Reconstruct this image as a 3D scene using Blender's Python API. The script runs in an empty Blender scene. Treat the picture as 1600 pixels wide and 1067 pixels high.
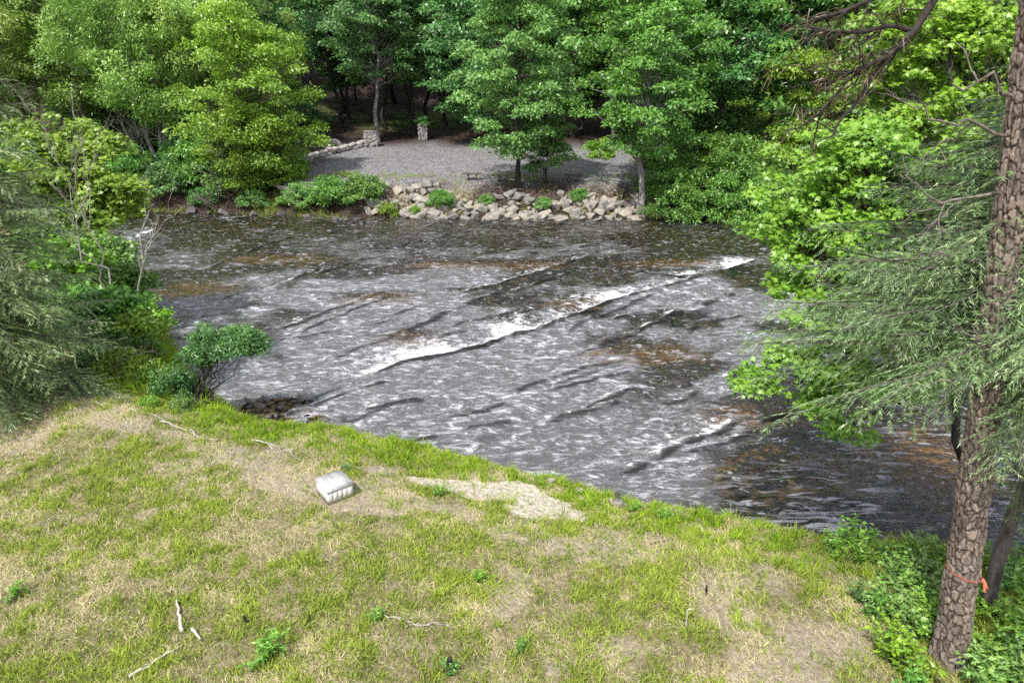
import bpy, math
import numpy as np
from mathutils import Vector, Matrix

SC = bpy.context.scene
COL = SC.collection
PI = math.pi

# ------------------------------------------------------------------ camera numbers
FPX, CX, CY = 1100.0, 800.0, 533.5        # focal length in photo pixels (1600 wide)
CAMH, PITCH = 8.7, math.radians(21.5)
SP, CP = math.sin(PITCH), math.cos(PITCH)

def ray(px, py):
    u = (px - CX) / FPX; v = (py - CY) / FPX
    return np.array([u, CP - v * SP, -SP - v * CP])

def plane_z(px, py, z):
    d = ray(px, py); t = (z - CAMH) / d[2]
    return np.array([d[0] * t, d[1] * t, z])

def plane_y(px, py, Y):
    d = ray(px, py); t = Y / d[1]
    return np.array([d[0] * t, Y, CAMH + d[2] * t])

# ------------------------------------------------------------------ noise helpers
def _hash(ix, iy, seed):
    n = (ix.astype(np.int64) * 374761393 + iy.astype(np.int64) * 668265263 + seed * 1442695041) & 0x7fffffff
    n = ((n ^ (n >> 13)) * 1274126177) & 0x7fffffff
    n = (n ^ (n >> 16)) & 0xffffff
    return n / float(0xffffff)

def vnoise(x, y, seed=0):
    x = np.asarray(x, float); y = np.asarray(y, float)
    ix = np.floor(x); iy = np.floor(y)
    fx = x - ix; fy = y - iy
    fx = fx * fx * (3 - 2 * fx); fy = fy * fy * (3 - 2 * fy)
    a = _hash(ix, iy, seed); b = _hash(ix + 1, iy, seed)
    c = _hash(ix, iy + 1, seed); d = _hash(ix + 1, iy + 1, seed)
    return (a * (1 - fx) + b * fx) * (1 - fy) + (c * (1 - fx) + d * fx) * fy

def fbm(x, y, seed=0, oct=4, gain=0.5):
    s = 0; a = 1; t = 0
    for k in range(oct):
        s = s + a * vnoise(np.asarray(x) * 2 ** k + 17.3 * k, np.asarray(y) * 2 ** k - 9.1 * k, seed + k)
        t += a; a *= gain
    return s / t

def sstep(a, b, x):
    t = np.clip((x - a) / (b - a), 0, 1)
    return t * t * (3 - 2 * t)

def worley(x, y, seed=0):
    """distance to nearest and second nearest jittered cell point, cell random value"""
    ix = np.floor(x); iy = np.floor(y)
    f1 = np.full(np.shape(x), 9.0); f2 = f1.copy(); val = np.zeros(np.shape(x))
    for dx in (-1, 0, 1):
        for dy in (-1, 0, 1):
            cx = ix + dx; cy = iy + dy
            jx = cx + 0.15 + 0.7 * _hash(cx, cy, seed); jy = cy + 0.15 + 0.7 * _hash(cx, cy, seed + 7)
            d = np.hypot(x - jx, y - jy)
            near = d < f1
            f2 = np.where(near, f1, np.minimum(f2, d))
            val = np.where(near, _hash(cx, cy, seed + 13), val)
            f1 = np.where(near, d, f1)
    return f1, f2, val

# ------------------------------------------------------------------ terrain
WATER = -1.3
_near_px = [(1900, 950), (1600, 892), (1450, 868), (1280, 838), (1150, 810), (1000, 785), (900, 762), (750, 722),
            (600, 687), (500, 668), (400, 655), (345, 640), (285, 590), (235, 500), (205, 440), (170, 385), (150, 352)]
_nx, _ny = [], []
for p in _near_px:
    q = plane_z(p[0], p[1], -0.75)
    _nx.append(q[0]); _ny.append(q[1] + 0.45)
_nx = np.array(_nx); _ny = np.array(_ny)
_o = np.argsort(_nx)
NX = np.concatenate([[-160, -60], _nx[_o], [30, 160]]); NY = np.concatenate([[62, 52], _ny[_o], [6.0, -40]])
def near_edge(x): return np.interp(x, NX, NY)
FX = np.array([-160, -60, -40, -27, -20, -13, 0, 9, 16, 25, 40, 60, 160])
FY = np.array([70, 60, 55, 51.3, 50, 49, 48.5, 48.5, 47.8, 46.5, 43, 36, -5])
def far_edge(x): return np.interp(x, FX, FY)

def height(x, y):
    x = np.asarray(x, float); y = np.asarray(y, float)
    ne = near_edge(x) + 0.5 * (fbm(x * .8, y * .3, 5) - .5)
    fe = far_edge(x) + 0.9 * (fbm(x * .5, y * .2, 6) - .5)
    # near bank
    s = ne - y
    near = WATER - 0.1 + 0.95 * sstep(-0.2, 1.0, s) + 0.45 * sstep(0.8, 4.5, s) + 0.22 * (fbm(x * .35, y * .35, 11) - .5) * sstep(1, 4, s)
    near = near + 0.05 * (fbm(x * 2.2, y * 2.2, 12) - .5) * sstep(.4, 2, s)
    # river bed
    d = np.minimum(y - ne, fe - y)
    bed = WATER - 0.08 - 0.42 * sstep(0, 4, d) + 0.30 * (fbm(x * .35, y * .45, 21) - .5) + 0.10 * (fbm(x * 1.7, y * 1.7, 22, 2) - .5)
    bar = np.exp(-(((x + 6.9) / 1.7) ** 2 + ((y - 19.6) / 1.3) ** 2))
    bed = bed + bar * (0.36 + 0.12 * (fbm(x * 3, y * 3, 23) - .5))
    bed = np.minimum(bed, WATER - 0.03 + 0.10 * bar)
    # far bank
    t = y - fe
    rocky = np.clip(sstep(-14, -11, x) * (1 - sstep(9, 14, x)), 0, 1)
    w = 4.6 - 1.0 * rocky
    far = WATER - 0.1 + 2.1 * sstep(-0.2, w, t) + 0.055 * np.clip(t - 3, 0, 20) + 0.075 * np.clip(t - 23, 0, 22) \
        + 0.42 * np.clip(t - 46, 0, 90) + 0.35 * (fbm(x * .25, y * .25, 31) - .5) * sstep(3, 8, t)
    far = far + 0.28 * (fbm(x * .9, y * .9, 32) - .5) * (1 - rocky) * sstep(0, 2, t) * (1 - sstep(6, 10, t))
    # side slopes: the gravel track climbs to the right
    far = far + sstep(11, 30, x) * 0.18 * np.clip(t - 5, 0, 30)
    far = far + sstep(-13, -34, x) * 0.14 * np.clip(t - 5, 0, 30)
    out = np.where(s > 0, near, bed)
    out = np.where(t > 0, far, out)
    return out

def land(px, py):
    d = ray(px, py)
    ts = np.arange(6, 190, 0.05)
    P = ts[:, None] * d[None, :] + np.array([0, 0, CAMH])
    hh = height(P[:, 0], P[:, 1])
    hit = np.nonzero(P[:, 2] <= hh)[0]
    i = hit[0] if len(hit) else len(ts) - 1
    return np.array([P[i, 0], P[i, 1], hh[i]])

def ground(x, y): return float(height(np.array([x]), np.array([y]))[0])

# ------------------------------------------------------------------ mesh building
class Geo:
    def __init__(s):
        s.V = []; s.F = []; s.T = []; s.n = 0
    def add(s, V, F, tint=0.5):
        V = np.asarray(V, float); F = np.asarray(F, np.int64)
        s.V.append(V); s.F.append(F + s.n)
        s.T.append(np.broadcast_to(np.asarray(tint, float), (len(V),)).copy())
        s.n += len(V)
    def build(s, name, mat, parent=None, smooth=False, link=True):
        V = np.concatenate(s.V) if s.V else np.zeros((0, 3))
        T = np.concatenate(s.T) if s.T else np.zeros(0)
        me = bpy.data.meshes.new(name)
        me.vertices.add(len(V)); me.vertices.foreach_set('co', V.astype(np.float32).ravel())
        tot = np.concatenate([np.full(len(f), f.shape[1]) for f in s.F]); idx = np.concatenate([f.ravel() for f in s.F])
        me.loops.add(len(idx)); me.loops.foreach_set('vertex_index', idx.astype(np.int32))
        me.polygons.add(len(tot))
        st = np.concatenate([[0], np.cumsum(tot)[:-1]])
        me.polygons.foreach_set('loop_start', st.astype(np.int32)); me.polygons.foreach_set('loop_total', tot.astype(np.int32))
        if smooth: me.polygons.foreach_set('use_smooth', np.ones(len(tot), bool))
        at = me.attributes.new('tint', 'FLOAT', 'POINT'); at.data.foreach_set('value', T.astype(np.float32))
        me.update(calc_edges=True)
        me.materials.append(mat)
        o = bpy.data.objects.new(name, me)
        COL.objects.link(o)
        if parent is not None: o.parent = parent
        return o

def norm(v): return v / (np.linalg.norm(v, axis=-1, keepdims=True) + 1e-9)

def tube(g, pts, rad, sides=5, tint=0.5, cap=True):
    pts = np.asarray(pts, float); n = len(pts)
    rad = np.broadcast_to(np.asarray(rad, float), (n,))
    tan = norm(np.gradient(pts, axis=0))
    ref = np.array([0.31, 0.95, 0.02]) if abs(tan[:, 1]).mean() < .8 else np.array([1, 0.1, 0.05])
    a = norm(np.cross(tan, ref)); b = np.cross(tan, a)
    th = np.arange(sides) * 2 * PI / sides
    V = pts[:, None, :] + rad[:, None, None] * (np.cos(th)[None, :, None] * a[:, None, :] + np.sin(th)[None, :, None] * b[:, None, :])
    i = np.arange(n - 1)[:, None] * sides; j = np.arange(sides)[None, :]; k = (j + 1) % sides
    F = np.stack([i + j, i + k, i + sides + k, i + sides + j], -1).reshape(-1, 4)
    V = V.reshape(-1, 3)
    g.add(V, F, tint)
    if cap and rad[-1] > .004:
        m = np.concatenate([V[-sides:], [pts[-1]]])
        g.add(m, [[q, (q + 1) % sides, sides] for q in range(sides)], tint)
        m = np.concatenate([V[:sides], [pts[0]]])
        g.add(m, [[(q + 1) % sides, q, sides] for q in range(sides)], tint)

def wander(rng, p0, p1, n=6, amp=.08, sag=0.0):
    p0 = np.asarray(p0, float); p1 = np.asarray(p1, float)
    t = np.linspace(0, 1, n)[:, None]
    L = np.linalg.norm(p1 - p0)
    P = p0 + (p1 - p0) * t
    P = P + rng.normal(0, amp * L, (n, 3)) * (np.sin(t * PI) ** .7)
    P[:, 2] += sag * L * np.sin(t[:, 0] * PI)
    return P

def leaves(g, P, D, N, L, W, tint, fold=.12):
    """diamond leaves"""
    D = norm(D); S = norm(np.cross(D, N)); N = np.cross(S, D)
    L = np.broadcast_to(L, (len(P),))[:, None]; W = np.broadcast_to(W, (len(P),))[:, None]
    mid = P + D * L * .42 - N * W * fold
    V = np.stack([P, mid + S * W * .5 + N * W * fold * 2, P + D * L - N * L * .08, mid - S * W * .5 + N * W * fold * 2], 1).reshape(-1, 3)
    F = np.arange(len(P) * 4).reshape(-1, 4)
    g.add(V, F, np.repeat(np.broadcast_to(tint, (len(P),)), 4))

MAPLE = np.array([(0, 0), (.16, .10), (.46, .08), (.36, .30), (.52, .52), (.24, .50), (.13, .66), (0, 1.0),
                  (-.13, .66), (-.24, .50), (-.52, .52), (-.36, .30), (-.46, .08), (-.16, .10)])
def lobed(g, P, D, N, L, tint):
    D = norm(D); S = norm(np.cross(D, N)); N = np.cross(S, D)
    L = np.broadcast_to(L, (len(P),))[:, None, None]
    pts = MAPLE
    V = P[:, None, :] + L * (pts[None, :, :1] * S[:, None, :] * 1.05 + pts[None, :, 1:] * D[:, None, :]
        - (np.abs(pts[None, :, :1]) * .25 + pts[None, :, 1:] ** 2 * .18) * N[:, None, :])
    k = len(pts)
    ctr = np.array([0, .33])
    C = P[:, None, :] + L * (ctr[1] * D[:, None, :])
    V = np.concatenate([V, C], 1).reshape(-1, 3)
    base = np.arange(len(P))[:, None, None] * (k + 1)
    tri = np.array([[i, (i + 1) % k, k] for i in range(k)])[None]
    g.add(V, (base + tri).reshape(-1, 3), np.repeat(np.broadcast_to(tint, (len(P),)), k + 1))

def strips(g, P, D, L, W, tint, droop, rng, seg=2):
    """thin bent ribbons: needle twigs, grass stems"""
    n = len(P); D = norm(D)
    L = np.broadcast_to(L, (n,))[:, None]; W = np.broadcast_to(W, (n,))[:, None]; droop = np.broadcast_to(droop, (n,))[:, None]
    S = norm(np.cross(D, rng.normal(0, 1, (n, 3))))
    cols = []
    for k in range(seg + 1):
        t = k / seg
        c = P + D * L * t - np.array([0, 0, 1.0]) * droop * L * t * t
        w = W * (1 - .85 * t ** 1.5) * .5
        cols.append(c + S * w); cols.append(c - S * w)
    V = np.stack(cols, 1).reshape(-1, 3)
    m = 2 * (seg + 1)
    base = np.arange(n)[:, None, None] * m
    q = np.array([[2 * k, 2 * k + 1, 2 * k + 3, 2 * k + 2] for k in range(seg)])[None]
    g.add(V, (base + q).reshape(-1, 4), np.repeat(np.broadcast_to(tint, (n,)), m))

# ------------------------------------------------------------------ objects
def tag(o, label=None, cat=None, group=None, kind=None):
    if label: o['label'] = label
    if cat: o['category'] = cat
    if group: o['group'] = group
    if kind: o['kind'] = kind
    return o

def empty(name, loc, rz=0.0, s=1.0):
    o = bpy.data.objects.new(name, None); COL.objects.link(o)
    o.location = [float(v) for v in loc]; o.rotation_euler = (0, 0, rz)
    o.scale = (s, s, s) if np.isscalar(s) else s
    o.empty_display_size = .3
    return o

def dup(root, loc, rz=0.0, s=1.0, label=None, cat=None, group=None, mats=None):
    r = root.copy(); COL.objects.link(r)
    r.location = [float(v) for v in loc]; r.rotation_euler = (0, 0, rz)
    r.scale = (s, s, s) if np.isscalar(s) else s
    for ch in list(root.children):
        c = ch.copy(); COL.objects.link(c); c.parent = r
        for g2 in list(ch.children):
            d = g2.copy(); COL.objects.link(d); d.parent = c
    if mats: paint(r, mats)
    return tag(r, label, cat, group)

def paint(root, mats):
    for ch in root.children:
        key = ch.name.split('.')[0]
        if key in mats:
            ch.material_slots[0].link = 'OBJECT'; ch.material_slots[0].material = mats[key]

# ------------------------------------------------------------------ materials
class NT:
    def __init__(s, name):
        s.m = bpy.data.materials.new(name); s.m.use_nodes = True
        s.t = s.m.node_tree; s.t.nodes.clear()
        s.out = s.t.nodes.new('ShaderNodeOutputMaterial')
    def n(s, typ, **kw):
        nd = s.t.nodes.new('ShaderNode' + typ)
        for k, v in kw.items():
            if k in nd.inputs: nd.inputs[k].default_value = v
            else: setattr(nd, k, v)
        return nd
    def l(s, a, b): s.t.links.new(a, b)
    def attr(s, name): return s.n('Attribute', attribute_name=name).outputs['Fac']
    def _in(s, sock, v):
        if isinstance(v, bpy.types.NodeSocket): s.l(v, sock)
        else: sock.default_value = v
    def math(s, op, a, b=None, clamp=False):
        nd = s.n('Math', operation=op); nd.use_clamp = clamp
        s._in(nd.inputs[0], a)
        if b is not None: s._in(nd.inputs[1], b)
        return nd.outputs[0]
    def mix(s, fac, a, b, blend='MIX'):
        nd = s.n('MixRGB', blend_type=blend)
        s._in(nd.inputs[0], fac); s._in(nd.inputs[1], a if isinstance(a, bpy.types.NodeSocket) else (*a, 1)); s._in(nd.inputs[2], b if isinstance(b, bpy.types.NodeSocket) else (*b, 1))
        return nd.outputs[0]
    def coord(s, scale=(1, 1, 1), obj=True, rot=(0, 0, 0)):
        tc = s.n('TexCoord'); mp = s.n('Mapping'); s.l(tc.outputs['Object' if obj else 'Generated'], mp.inputs[0])
        mp.inputs['Scale'].default_value = scale; mp.inputs['Rotation'].default_value = rot
        return mp.outputs[0]
    def noise(s, vec, scale, detail=4, rough=.55):
        nd = s.n('TexNoise'); nd.inputs['Scale'].default_value = scale; nd.inputs['Detail'].default_value = detail; nd.inputs['Roughness'].default_value = rough
        s.l(vec, nd.inputs['Vector']); return nd.outputs['Fac']
    def voro(s, vec, scale, feature='F1', out='Distance'):
        nd = s.n('TexVoronoi', feature=feature); nd.inputs['Scale'].default_value = scale
        s.l(vec, nd.inputs['Vector']); return nd.outputs[out]
    def ramp(s, fac, lo, hi):
        nd = s.n('MapRange', interpolation_type='SMOOTHSTEP'); s._in(nd.inputs[0], fac)
        nd.inputs[1].default_value = lo; nd.inputs[2].default_value = hi
        return nd.outputs[0]
    def bump(s, h, strength=.5, dist=.05):
        nd = s.n('Bump'); nd.inputs['Strength'].default_value = strength; nd.inputs['Distance'].default_value = dist
        s.l(h, nd.inputs['Height']); return nd.outputs[0]
    def done(s, sh): s.l(sh, s.out.inputs[0]); return s.m

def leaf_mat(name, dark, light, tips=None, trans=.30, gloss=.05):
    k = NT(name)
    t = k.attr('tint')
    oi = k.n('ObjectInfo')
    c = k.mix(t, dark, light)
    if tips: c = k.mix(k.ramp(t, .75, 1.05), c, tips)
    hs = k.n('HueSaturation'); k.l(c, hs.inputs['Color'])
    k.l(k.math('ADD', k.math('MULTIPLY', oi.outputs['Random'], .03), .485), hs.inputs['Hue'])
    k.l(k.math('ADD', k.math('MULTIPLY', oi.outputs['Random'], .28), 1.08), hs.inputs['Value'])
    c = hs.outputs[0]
    d = k.n('BsdfDiffuse'); k.l(c, d.inputs['Color'])
    tr = k.n('BsdfTranslucent'); k.l(k.mix(.5, c, (.45, .6, .05), 'MULTIPLY') if False else c, tr.inputs['Color'])
    m = k.n('MixShader'); m.inputs[0].default_value = trans; k.l(d.outputs[0], m.inputs[1]); k.l(tr.outputs[0], m.inputs[2])
    gl = k.n('BsdfGlossy'); gl.inputs['Roughness'].default_value = .42; gl.inputs['Color'].default_value = (1, 1, 1, 1)
    m2 = k.n('MixShader'); m2.inputs[0].default_value = gloss; k.l(m.outputs[0], m2.inputs[1]); k.l(gl.outputs[0], m2.inputs[2])
    return k.done(m2.outputs[0])

def bark_mat(name, dark, light, scale=6, stretch=.25, bump=.6):
    k = NT(name)
    v = k.coord((1, 1, stretch))
    n1 = k.noise(v, scale, 6, .65); n2 = k.noise(k.coord(), 1.3, 3)
    f = k.ramp(n1, .32, .68)
    c = k.mix(f, dark, light)
    c = k.mix(k.math('MULTIPLY', k.ramp(n2, .45, .75), .5), c, tuple(x * .6 + .05 for x in light))
    b = k.n('BsdfPrincipled'); k.l(c, b.inputs['Base Color']); b.inputs['Roughness'].default_value = .9
    b.inputs['Specular IOR Level'].default_value = .15
    k.l(k.bump(n1, bump, .05), b.inputs['Normal'])
    return k.done(b.outputs[0])

def stone_mat(name, a, b_, moss=None, scale=3.0):
    k = NT(name)
    v = k.coord(); oi = k.n('ObjectInfo')
    n1 = k.noise(v, scale, 8, .65); n2 = k.noise(v, scale * 5, 5, .7)
    c = k.mix(k.ramp(n1, .3, .7), a, b_)
    c = k.mix(k.math('MULTIPLY', k.ramp(n2, .5, .72), .55), c, tuple(x * .35 for x in a))
    hs = k.n('HueSaturation'); k.l(c, hs.inputs['Color'])
    k.l(k.math('ADD', k.math('MULTIPLY', oi.outputs['Random'], .6), .65), hs.inputs['Value'])
    k.l(k.math('ADD', k.math('MULTIPLY', oi.outputs['Random'], .7), .5), hs.inputs['Saturation'])
    c = hs.outputs[0]
    if moss: c = k.mix(k.math('MULTIPLY', k.ramp(k.noise(v, scale * .8, 4), .5, .62), .7), c, moss)
    b = k.n('BsdfPrincipled'); k.l(c, b.inputs['Base Color']); b.inputs['Roughness'].default_value = .85
    b.inputs['Specular IOR Level'].default_value = .2
    k.l(k.bump(n2, .6, .04), b.inputs['Normal'])
    return k.done(b.outputs[0])

def plain_mat(name, col, rough=.7, var=.3, scale=8):
    k = NT(name)
    n = k.noise(k.coord(), scale, 5)
    c = k.mix(n, tuple(x * (1 - var) for x in col), tuple(min(1, x * (1 + var)) for x in col))
    b = k.n('BsdfPrincipled'); k.l(c, b.inputs['Base Color']); b.inputs['Roughness'].default_value = rough
    b.inputs['Specular IOR Level'].default_value = .25
    return k.done(b.outputs[0])

def blade_mat(name, straw, green, trans=.3):
    """tint 0..1 straw, 1..2 green"""
    k = NT(name)
    t = k.attr('tint')
    fr = k.math('FRACT', t)
    g = k.math('GREATER_THAN', t, 1.0)
    v = k.math('ADD', k.math('MULTIPLY', fr, .9), .5)
    c = k.mix(g, straw, green)
    hs = k.n('HueSaturation'); k.l(c, hs.inputs['Color']); k.l(v, hs.inputs['Value'])
    k.l(k.math('ADD', k.math('MULTIPLY', fr, -.03), .515), hs.inputs['Hue'])
    d = k.n('BsdfDiffuse'); k.l(hs.outputs[0], d.inputs['Color'])
    tr = k.n('BsdfTranslucent'); k.l(hs.outputs[0], tr.inputs['Color'])
    m = k.n('MixShader'); m.inputs[0].default_value = trans; k.l(d.outputs[0], m.inputs[1]); k.l(tr.outputs[0], m.inputs[2])
    return k.done(m.outputs[0])

M = {}
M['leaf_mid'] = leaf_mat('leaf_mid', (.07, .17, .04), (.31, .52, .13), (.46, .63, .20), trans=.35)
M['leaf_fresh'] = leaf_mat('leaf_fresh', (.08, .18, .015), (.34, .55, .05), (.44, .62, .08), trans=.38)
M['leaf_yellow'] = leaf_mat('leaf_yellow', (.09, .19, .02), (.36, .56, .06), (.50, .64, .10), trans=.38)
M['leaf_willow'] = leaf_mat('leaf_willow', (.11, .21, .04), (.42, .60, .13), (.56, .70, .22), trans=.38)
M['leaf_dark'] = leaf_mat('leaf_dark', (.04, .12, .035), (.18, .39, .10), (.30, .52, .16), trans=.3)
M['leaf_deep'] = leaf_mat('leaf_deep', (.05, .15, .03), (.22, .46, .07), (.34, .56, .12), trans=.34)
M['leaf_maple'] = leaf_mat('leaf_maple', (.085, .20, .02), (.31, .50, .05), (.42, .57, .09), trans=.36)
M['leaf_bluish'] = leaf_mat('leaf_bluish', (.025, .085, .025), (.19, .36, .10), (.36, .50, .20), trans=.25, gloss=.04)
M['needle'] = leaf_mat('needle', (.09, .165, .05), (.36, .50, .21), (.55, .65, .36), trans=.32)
M['needle_brown'] = leaf_mat('needle_brown', (.05, .03, .02), (.18, .12, .07), trans=.15)
M['needle_dark'] = leaf_mat('needle_dark', (.015, .045, .022), (.08, .18, .06), (.12, .24, .09), trans=.18)
M['weed'] = leaf_mat('weed', (.07, .17, .025), (.28, .50, .06), (.40, .56, .10), trans=.38)
M['bark'] = bark_mat('bark', (.05, .042, .038), (.19, .17, .155))
M['bark_pale'] = bark_mat('bark_pale', (.13, .12, .11), (.40, .38, .35), 4)
M['bark_dark'] = bark_mat('bark_dark', (.018, .015, .014), (.07, .06, .055))
M['deadwood'] = bark_mat('deadwood', (.26, .23, .20), (.58, .55, .50), 9)
M['deadwood_dark'] = bark_mat('deadwood_dark', (.10, .08, .07), (.30, .26, .23), 9)
M['rock'] = stone_mat('rock', (.23, .21, .18), (.44, .405, .35))
M['rock_dark'] = stone_mat('rock_dark', (.09, .08, .075), (.23, .205, .19))
M['stonework'] = stone_mat('stonework', (.24, .22, .21), (.50, .47, .45), None, 4)
M['ribbon'] = plain_mat('ribbon', (.80, .20, .14), .6, .25)
M['bench_wood'] = plain_mat('bench_wood', (.11, .095, .08), .8, .35)
M['mortar'] = plain_mat('mortar', (.20, .18, .17), .9, .3)

# ------------------------------------------------------------------ ground
def ground_material():
    k = NT('earth')
    v = k.coord()
    lawn, sand, litter, gravel, bed, far_green = (k.attr(a) for a in ('lawn', 'sand', 'litter', 'gravel', 'bed', 'green'))
    n_f = k.noise(v, 9, 6, .7); n_m = k.noise(v, 1.6, 5, .6); n_b = k.noise(v, 45, 3, .6)
    vo = k.n('TexVoronoi'); vo.inputs['Scale'].default_value = 5.5; k.l(v, vo.inputs['Vector'])
    vg = k.n('TexVoronoi'); vg.inputs['Scale'].default_value = 6.5; k.l(v, vg.inputs['Vector'])
    # base forest floor: brown leaf litter
    base = k.mix(k.ramp(n_f, .35, .7), (.035, .026, .022), (.105, .075, .062))
    # straw lawn soil
    straw = k.mix(k.ramp(n_f, .3, .7), (.24, .19, .10), (.50, .43, .27))
    straw = k.mix(k.math('MULTIPLY', k.ramp(n_m, .45, .65), .75), straw, (.17, .20, .055))
    straw = k.mix(k.math('MULTIPLY', k.ramp(n_b, .52, .66), .75), straw, (.10, .08, .045))
    c = k.mix(lawn, base, straw)
    dirt = k.mix(k.ramp(k.math('ADD', k.math('MULTIPLY', n_f, .5), k.math('MULTIPLY', n_b, .5)), .38, .60), (.33, .27, .20), (.60, .52, .40))
    n_e = k.noise(v, 5, 5, .7); lit2 = k.ramp(k.math('ADD', litter, k.math('MULTIPLY', k.math('SUBTRACT', n_e, .5), 1.1)), .25, .75)
    lit2 = k.math('MULTIPLY', lit2, k.ramp(litter, .02, .2))
    c = k.mix(lit2, c, dirt)
    sd = k.mix(k.ramp(n_f, .3, .65), (.60, .52, .42), (.84, .77, .66))
    sand2 = k.math('MULTIPLY', k.ramp(k.math('ADD', sand, k.math('MULTIPLY', k.math('SUBTRACT', n_e, .5), 1.3)), .3, .75), k.ramp(sand, .02, .2))
    c = k.mix(sand2, c, sd)
    gv = k.mix(vg.outputs['Color'], (.14, .13, .135), (.48, .47, .48), 'MIX')
    gv = k.mix(.25, k.mix(k.ramp(vg.outputs['Distance'], .0, .75), (.53, .52, .54), (.13, .125, .13)), gv)
    gv = k.mix(k.math('MULTIPLY', k.ramp(n_m, .5, .7), .45), gv, (.12, .09, .08))
    c = k.mix(gravel, c, gv)
    c = k.mix(far_green, c, k.mix(n_f, (.07, .14, .03), (.22, .30, .08)))
    # river bed: cobbles, brown to ochre
    rb = k.mix(k.ramp(n_m, .35, .7), (.10, .08, .055), (.30, .225, .11))
    vs = k.n('HueSaturation', Saturation=.25); k.l(vo.outputs['Color'], vs.inputs['Color'])
    rb = k.mix(.55, rb, vs.outputs[0], 'OVERLAY')
    rb = k.mix(k.ramp(vo.outputs['Distance'], .25, .8), rb, (.015, .012, .01))
    rb = k.mix(k.ramp(k.attr('amber'), .05, .55), rb, k.mix(k.ramp(vo.outputs['Distance'], .1, .7), (.80, .54, .20), (.30, .18, .07)))
    c = k.mix(bed, c, rb)
    b = k.n('BsdfPrincipled'); k.l(c, b.inputs['Base Color']); b.inputs['Roughness'].default_value = .95
    b.inputs['Specular IOR Level'].default_value = .1
    hb = k.math('ADD', n_f, k.math('MULTIPLY', vg.outputs['Distance'], -.8))
    hb = k.math('ADD', hb, k.math('MULTIPLY', k.noise(v, 70, 3, .7), .5))
    k.l(k.bump(hb, 1.0, .07), b.inputs['Normal'])
    return k.done(b.outputs[0])
M['earth'] = ground_material()

def axis(fine0, fine1, step, lo, hi):
    a = list(np.arange(fine0, fine1, step))
    s = step; x = a[-1]
    while x < hi: s *= 1.22; x += s; a.append(x)
    s = step; x = a[0]
    while x > lo: s *= 1.22; x -= s; a.insert(0, x)
    return np.array(a)
gx = axis(-34, 26, .16, -260, 260)
gy = np.concatenate([axis(7, 24, .12, -60, 24.05), np.arange(24.25, 56, .22)])
t_ = list(gy); s_ = .22
while t_[-1] < 300: s_ = min(s_ * 1.06, 14); t_.append(t_[-1] + s_)
gy = np.array(t_)
X, Y = np.meshgrid(gx, gy)
Z = height(X, Y)

SAND_C = [plane_z(775, 765, -.3), plane_z(845, 790, -.25), plane_z(690, 760, -.3)]
def trail_dist(x, y):
    pts = [land(*p) for p in [(120, 612), (200, 655), (300, 690), (420, 735), (560, 770), (700, 800), (900, 850), (1010, 860)]]
    d = np.full(np.shape(x), 1e9)
    for a, b in zip(pts[:-1], pts[1:]):
        ab = b[:2] - a[:2]; L2 = ab @ ab
        t = np.clip(((x - a[0]) * ab[0] + (y - a[1]) * ab[1]) / L2, 0, 1)
        d = np.minimum(d, np.hypot(x - a[0] - t * ab[0], y - a[1] - t * ab[1]))
    return d
_bare = [land(1180, 910), land(1130, 960), land(1280, 1000), land(980, 860), land(1210, 1060)]
def masks(x, y):
    ne = near_edge(x); fe = far_edge(x); s = ne - y; t = y - fe
    nz = fbm(x * 1.1, y * 1.1, 41)
    lawn = sstep(-.3, .2, s)
    sand = np.zeros(np.shape(x))
    for c, rx, ry in zip(SAND_C, (1.35, .9, 1.0), (.62, .62, .32)):
        q = ((x - c[0]) / rx) ** 2 + ((y - c[1] + .25 * (x - c[0])) / ry) ** 2
        sand = np.maximum(sand, 1 - sstep(.55, 1.25, q + 2.2 * (fbm(x * 1.9, y * 1.9, 44) - .5)))
    lit = (1 - sstep(.25, .85, trail_dist(x, y) + 1.6 * (nz - .5))) * .9
    for c in _bare:
        q = np.hypot(x - c[0], (y - c[1]) * 1.5)
        lit = np.maximum(lit, .7 * (1 - sstep(.5, 1.3, q + 1.8 * (nz - .5))))
    lit = np.maximum(lit, .8 * sstep(.60, .74, fbm(x * .55 + 3, y * .7, 46)))
    lit = lit * sstep(.8, 1.6, s)
    rv = np.minimum(sstep(-.35, 0.05, -s), sstep(-.2, .1, -t))
    return lawn, sand * lawn, lit, rv
lawn_m, sand_m, lit_m, bed_m = masks(X, Y)
T = Y - far_edge(X)
nz2 = fbm(X * .4, Y * .4, 52)
gravel_m = sstep(2.2, 4.0, T + 2 * (nz2 - .5)) * (1 - sstep(17, 22, T + 5 * (nz2 - .5))) * sstep(-18, -14.5, X + 3 * (nz2 - .5)) * (1 - sstep(17, 22, X - .25 * T + 3 * (nz2 - .5)))
green_m = np.exp(-(((X + 11) / 9) ** 2 + ((T - 36) / 6) ** 2)) * 1.2 * sstep(.3, .5, nz2)
green_m = np.clip(green_m + .7 * np.exp(-(((X - 17) / 4) ** 2 + ((T - 13) / 5) ** 2)), 0, 1)
lit_far = np.where(T > 0, .25 * sstep(.4, .7, nz2) + .28 * sstep(0, 1, T) * (1 - sstep(3.5, 5, T)) * sstep(-14, -11, X) * (1 - sstep(9, 13, X)), 0)
lit_all = np.clip(lit_m + lit_far, 0, 1)

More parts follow.
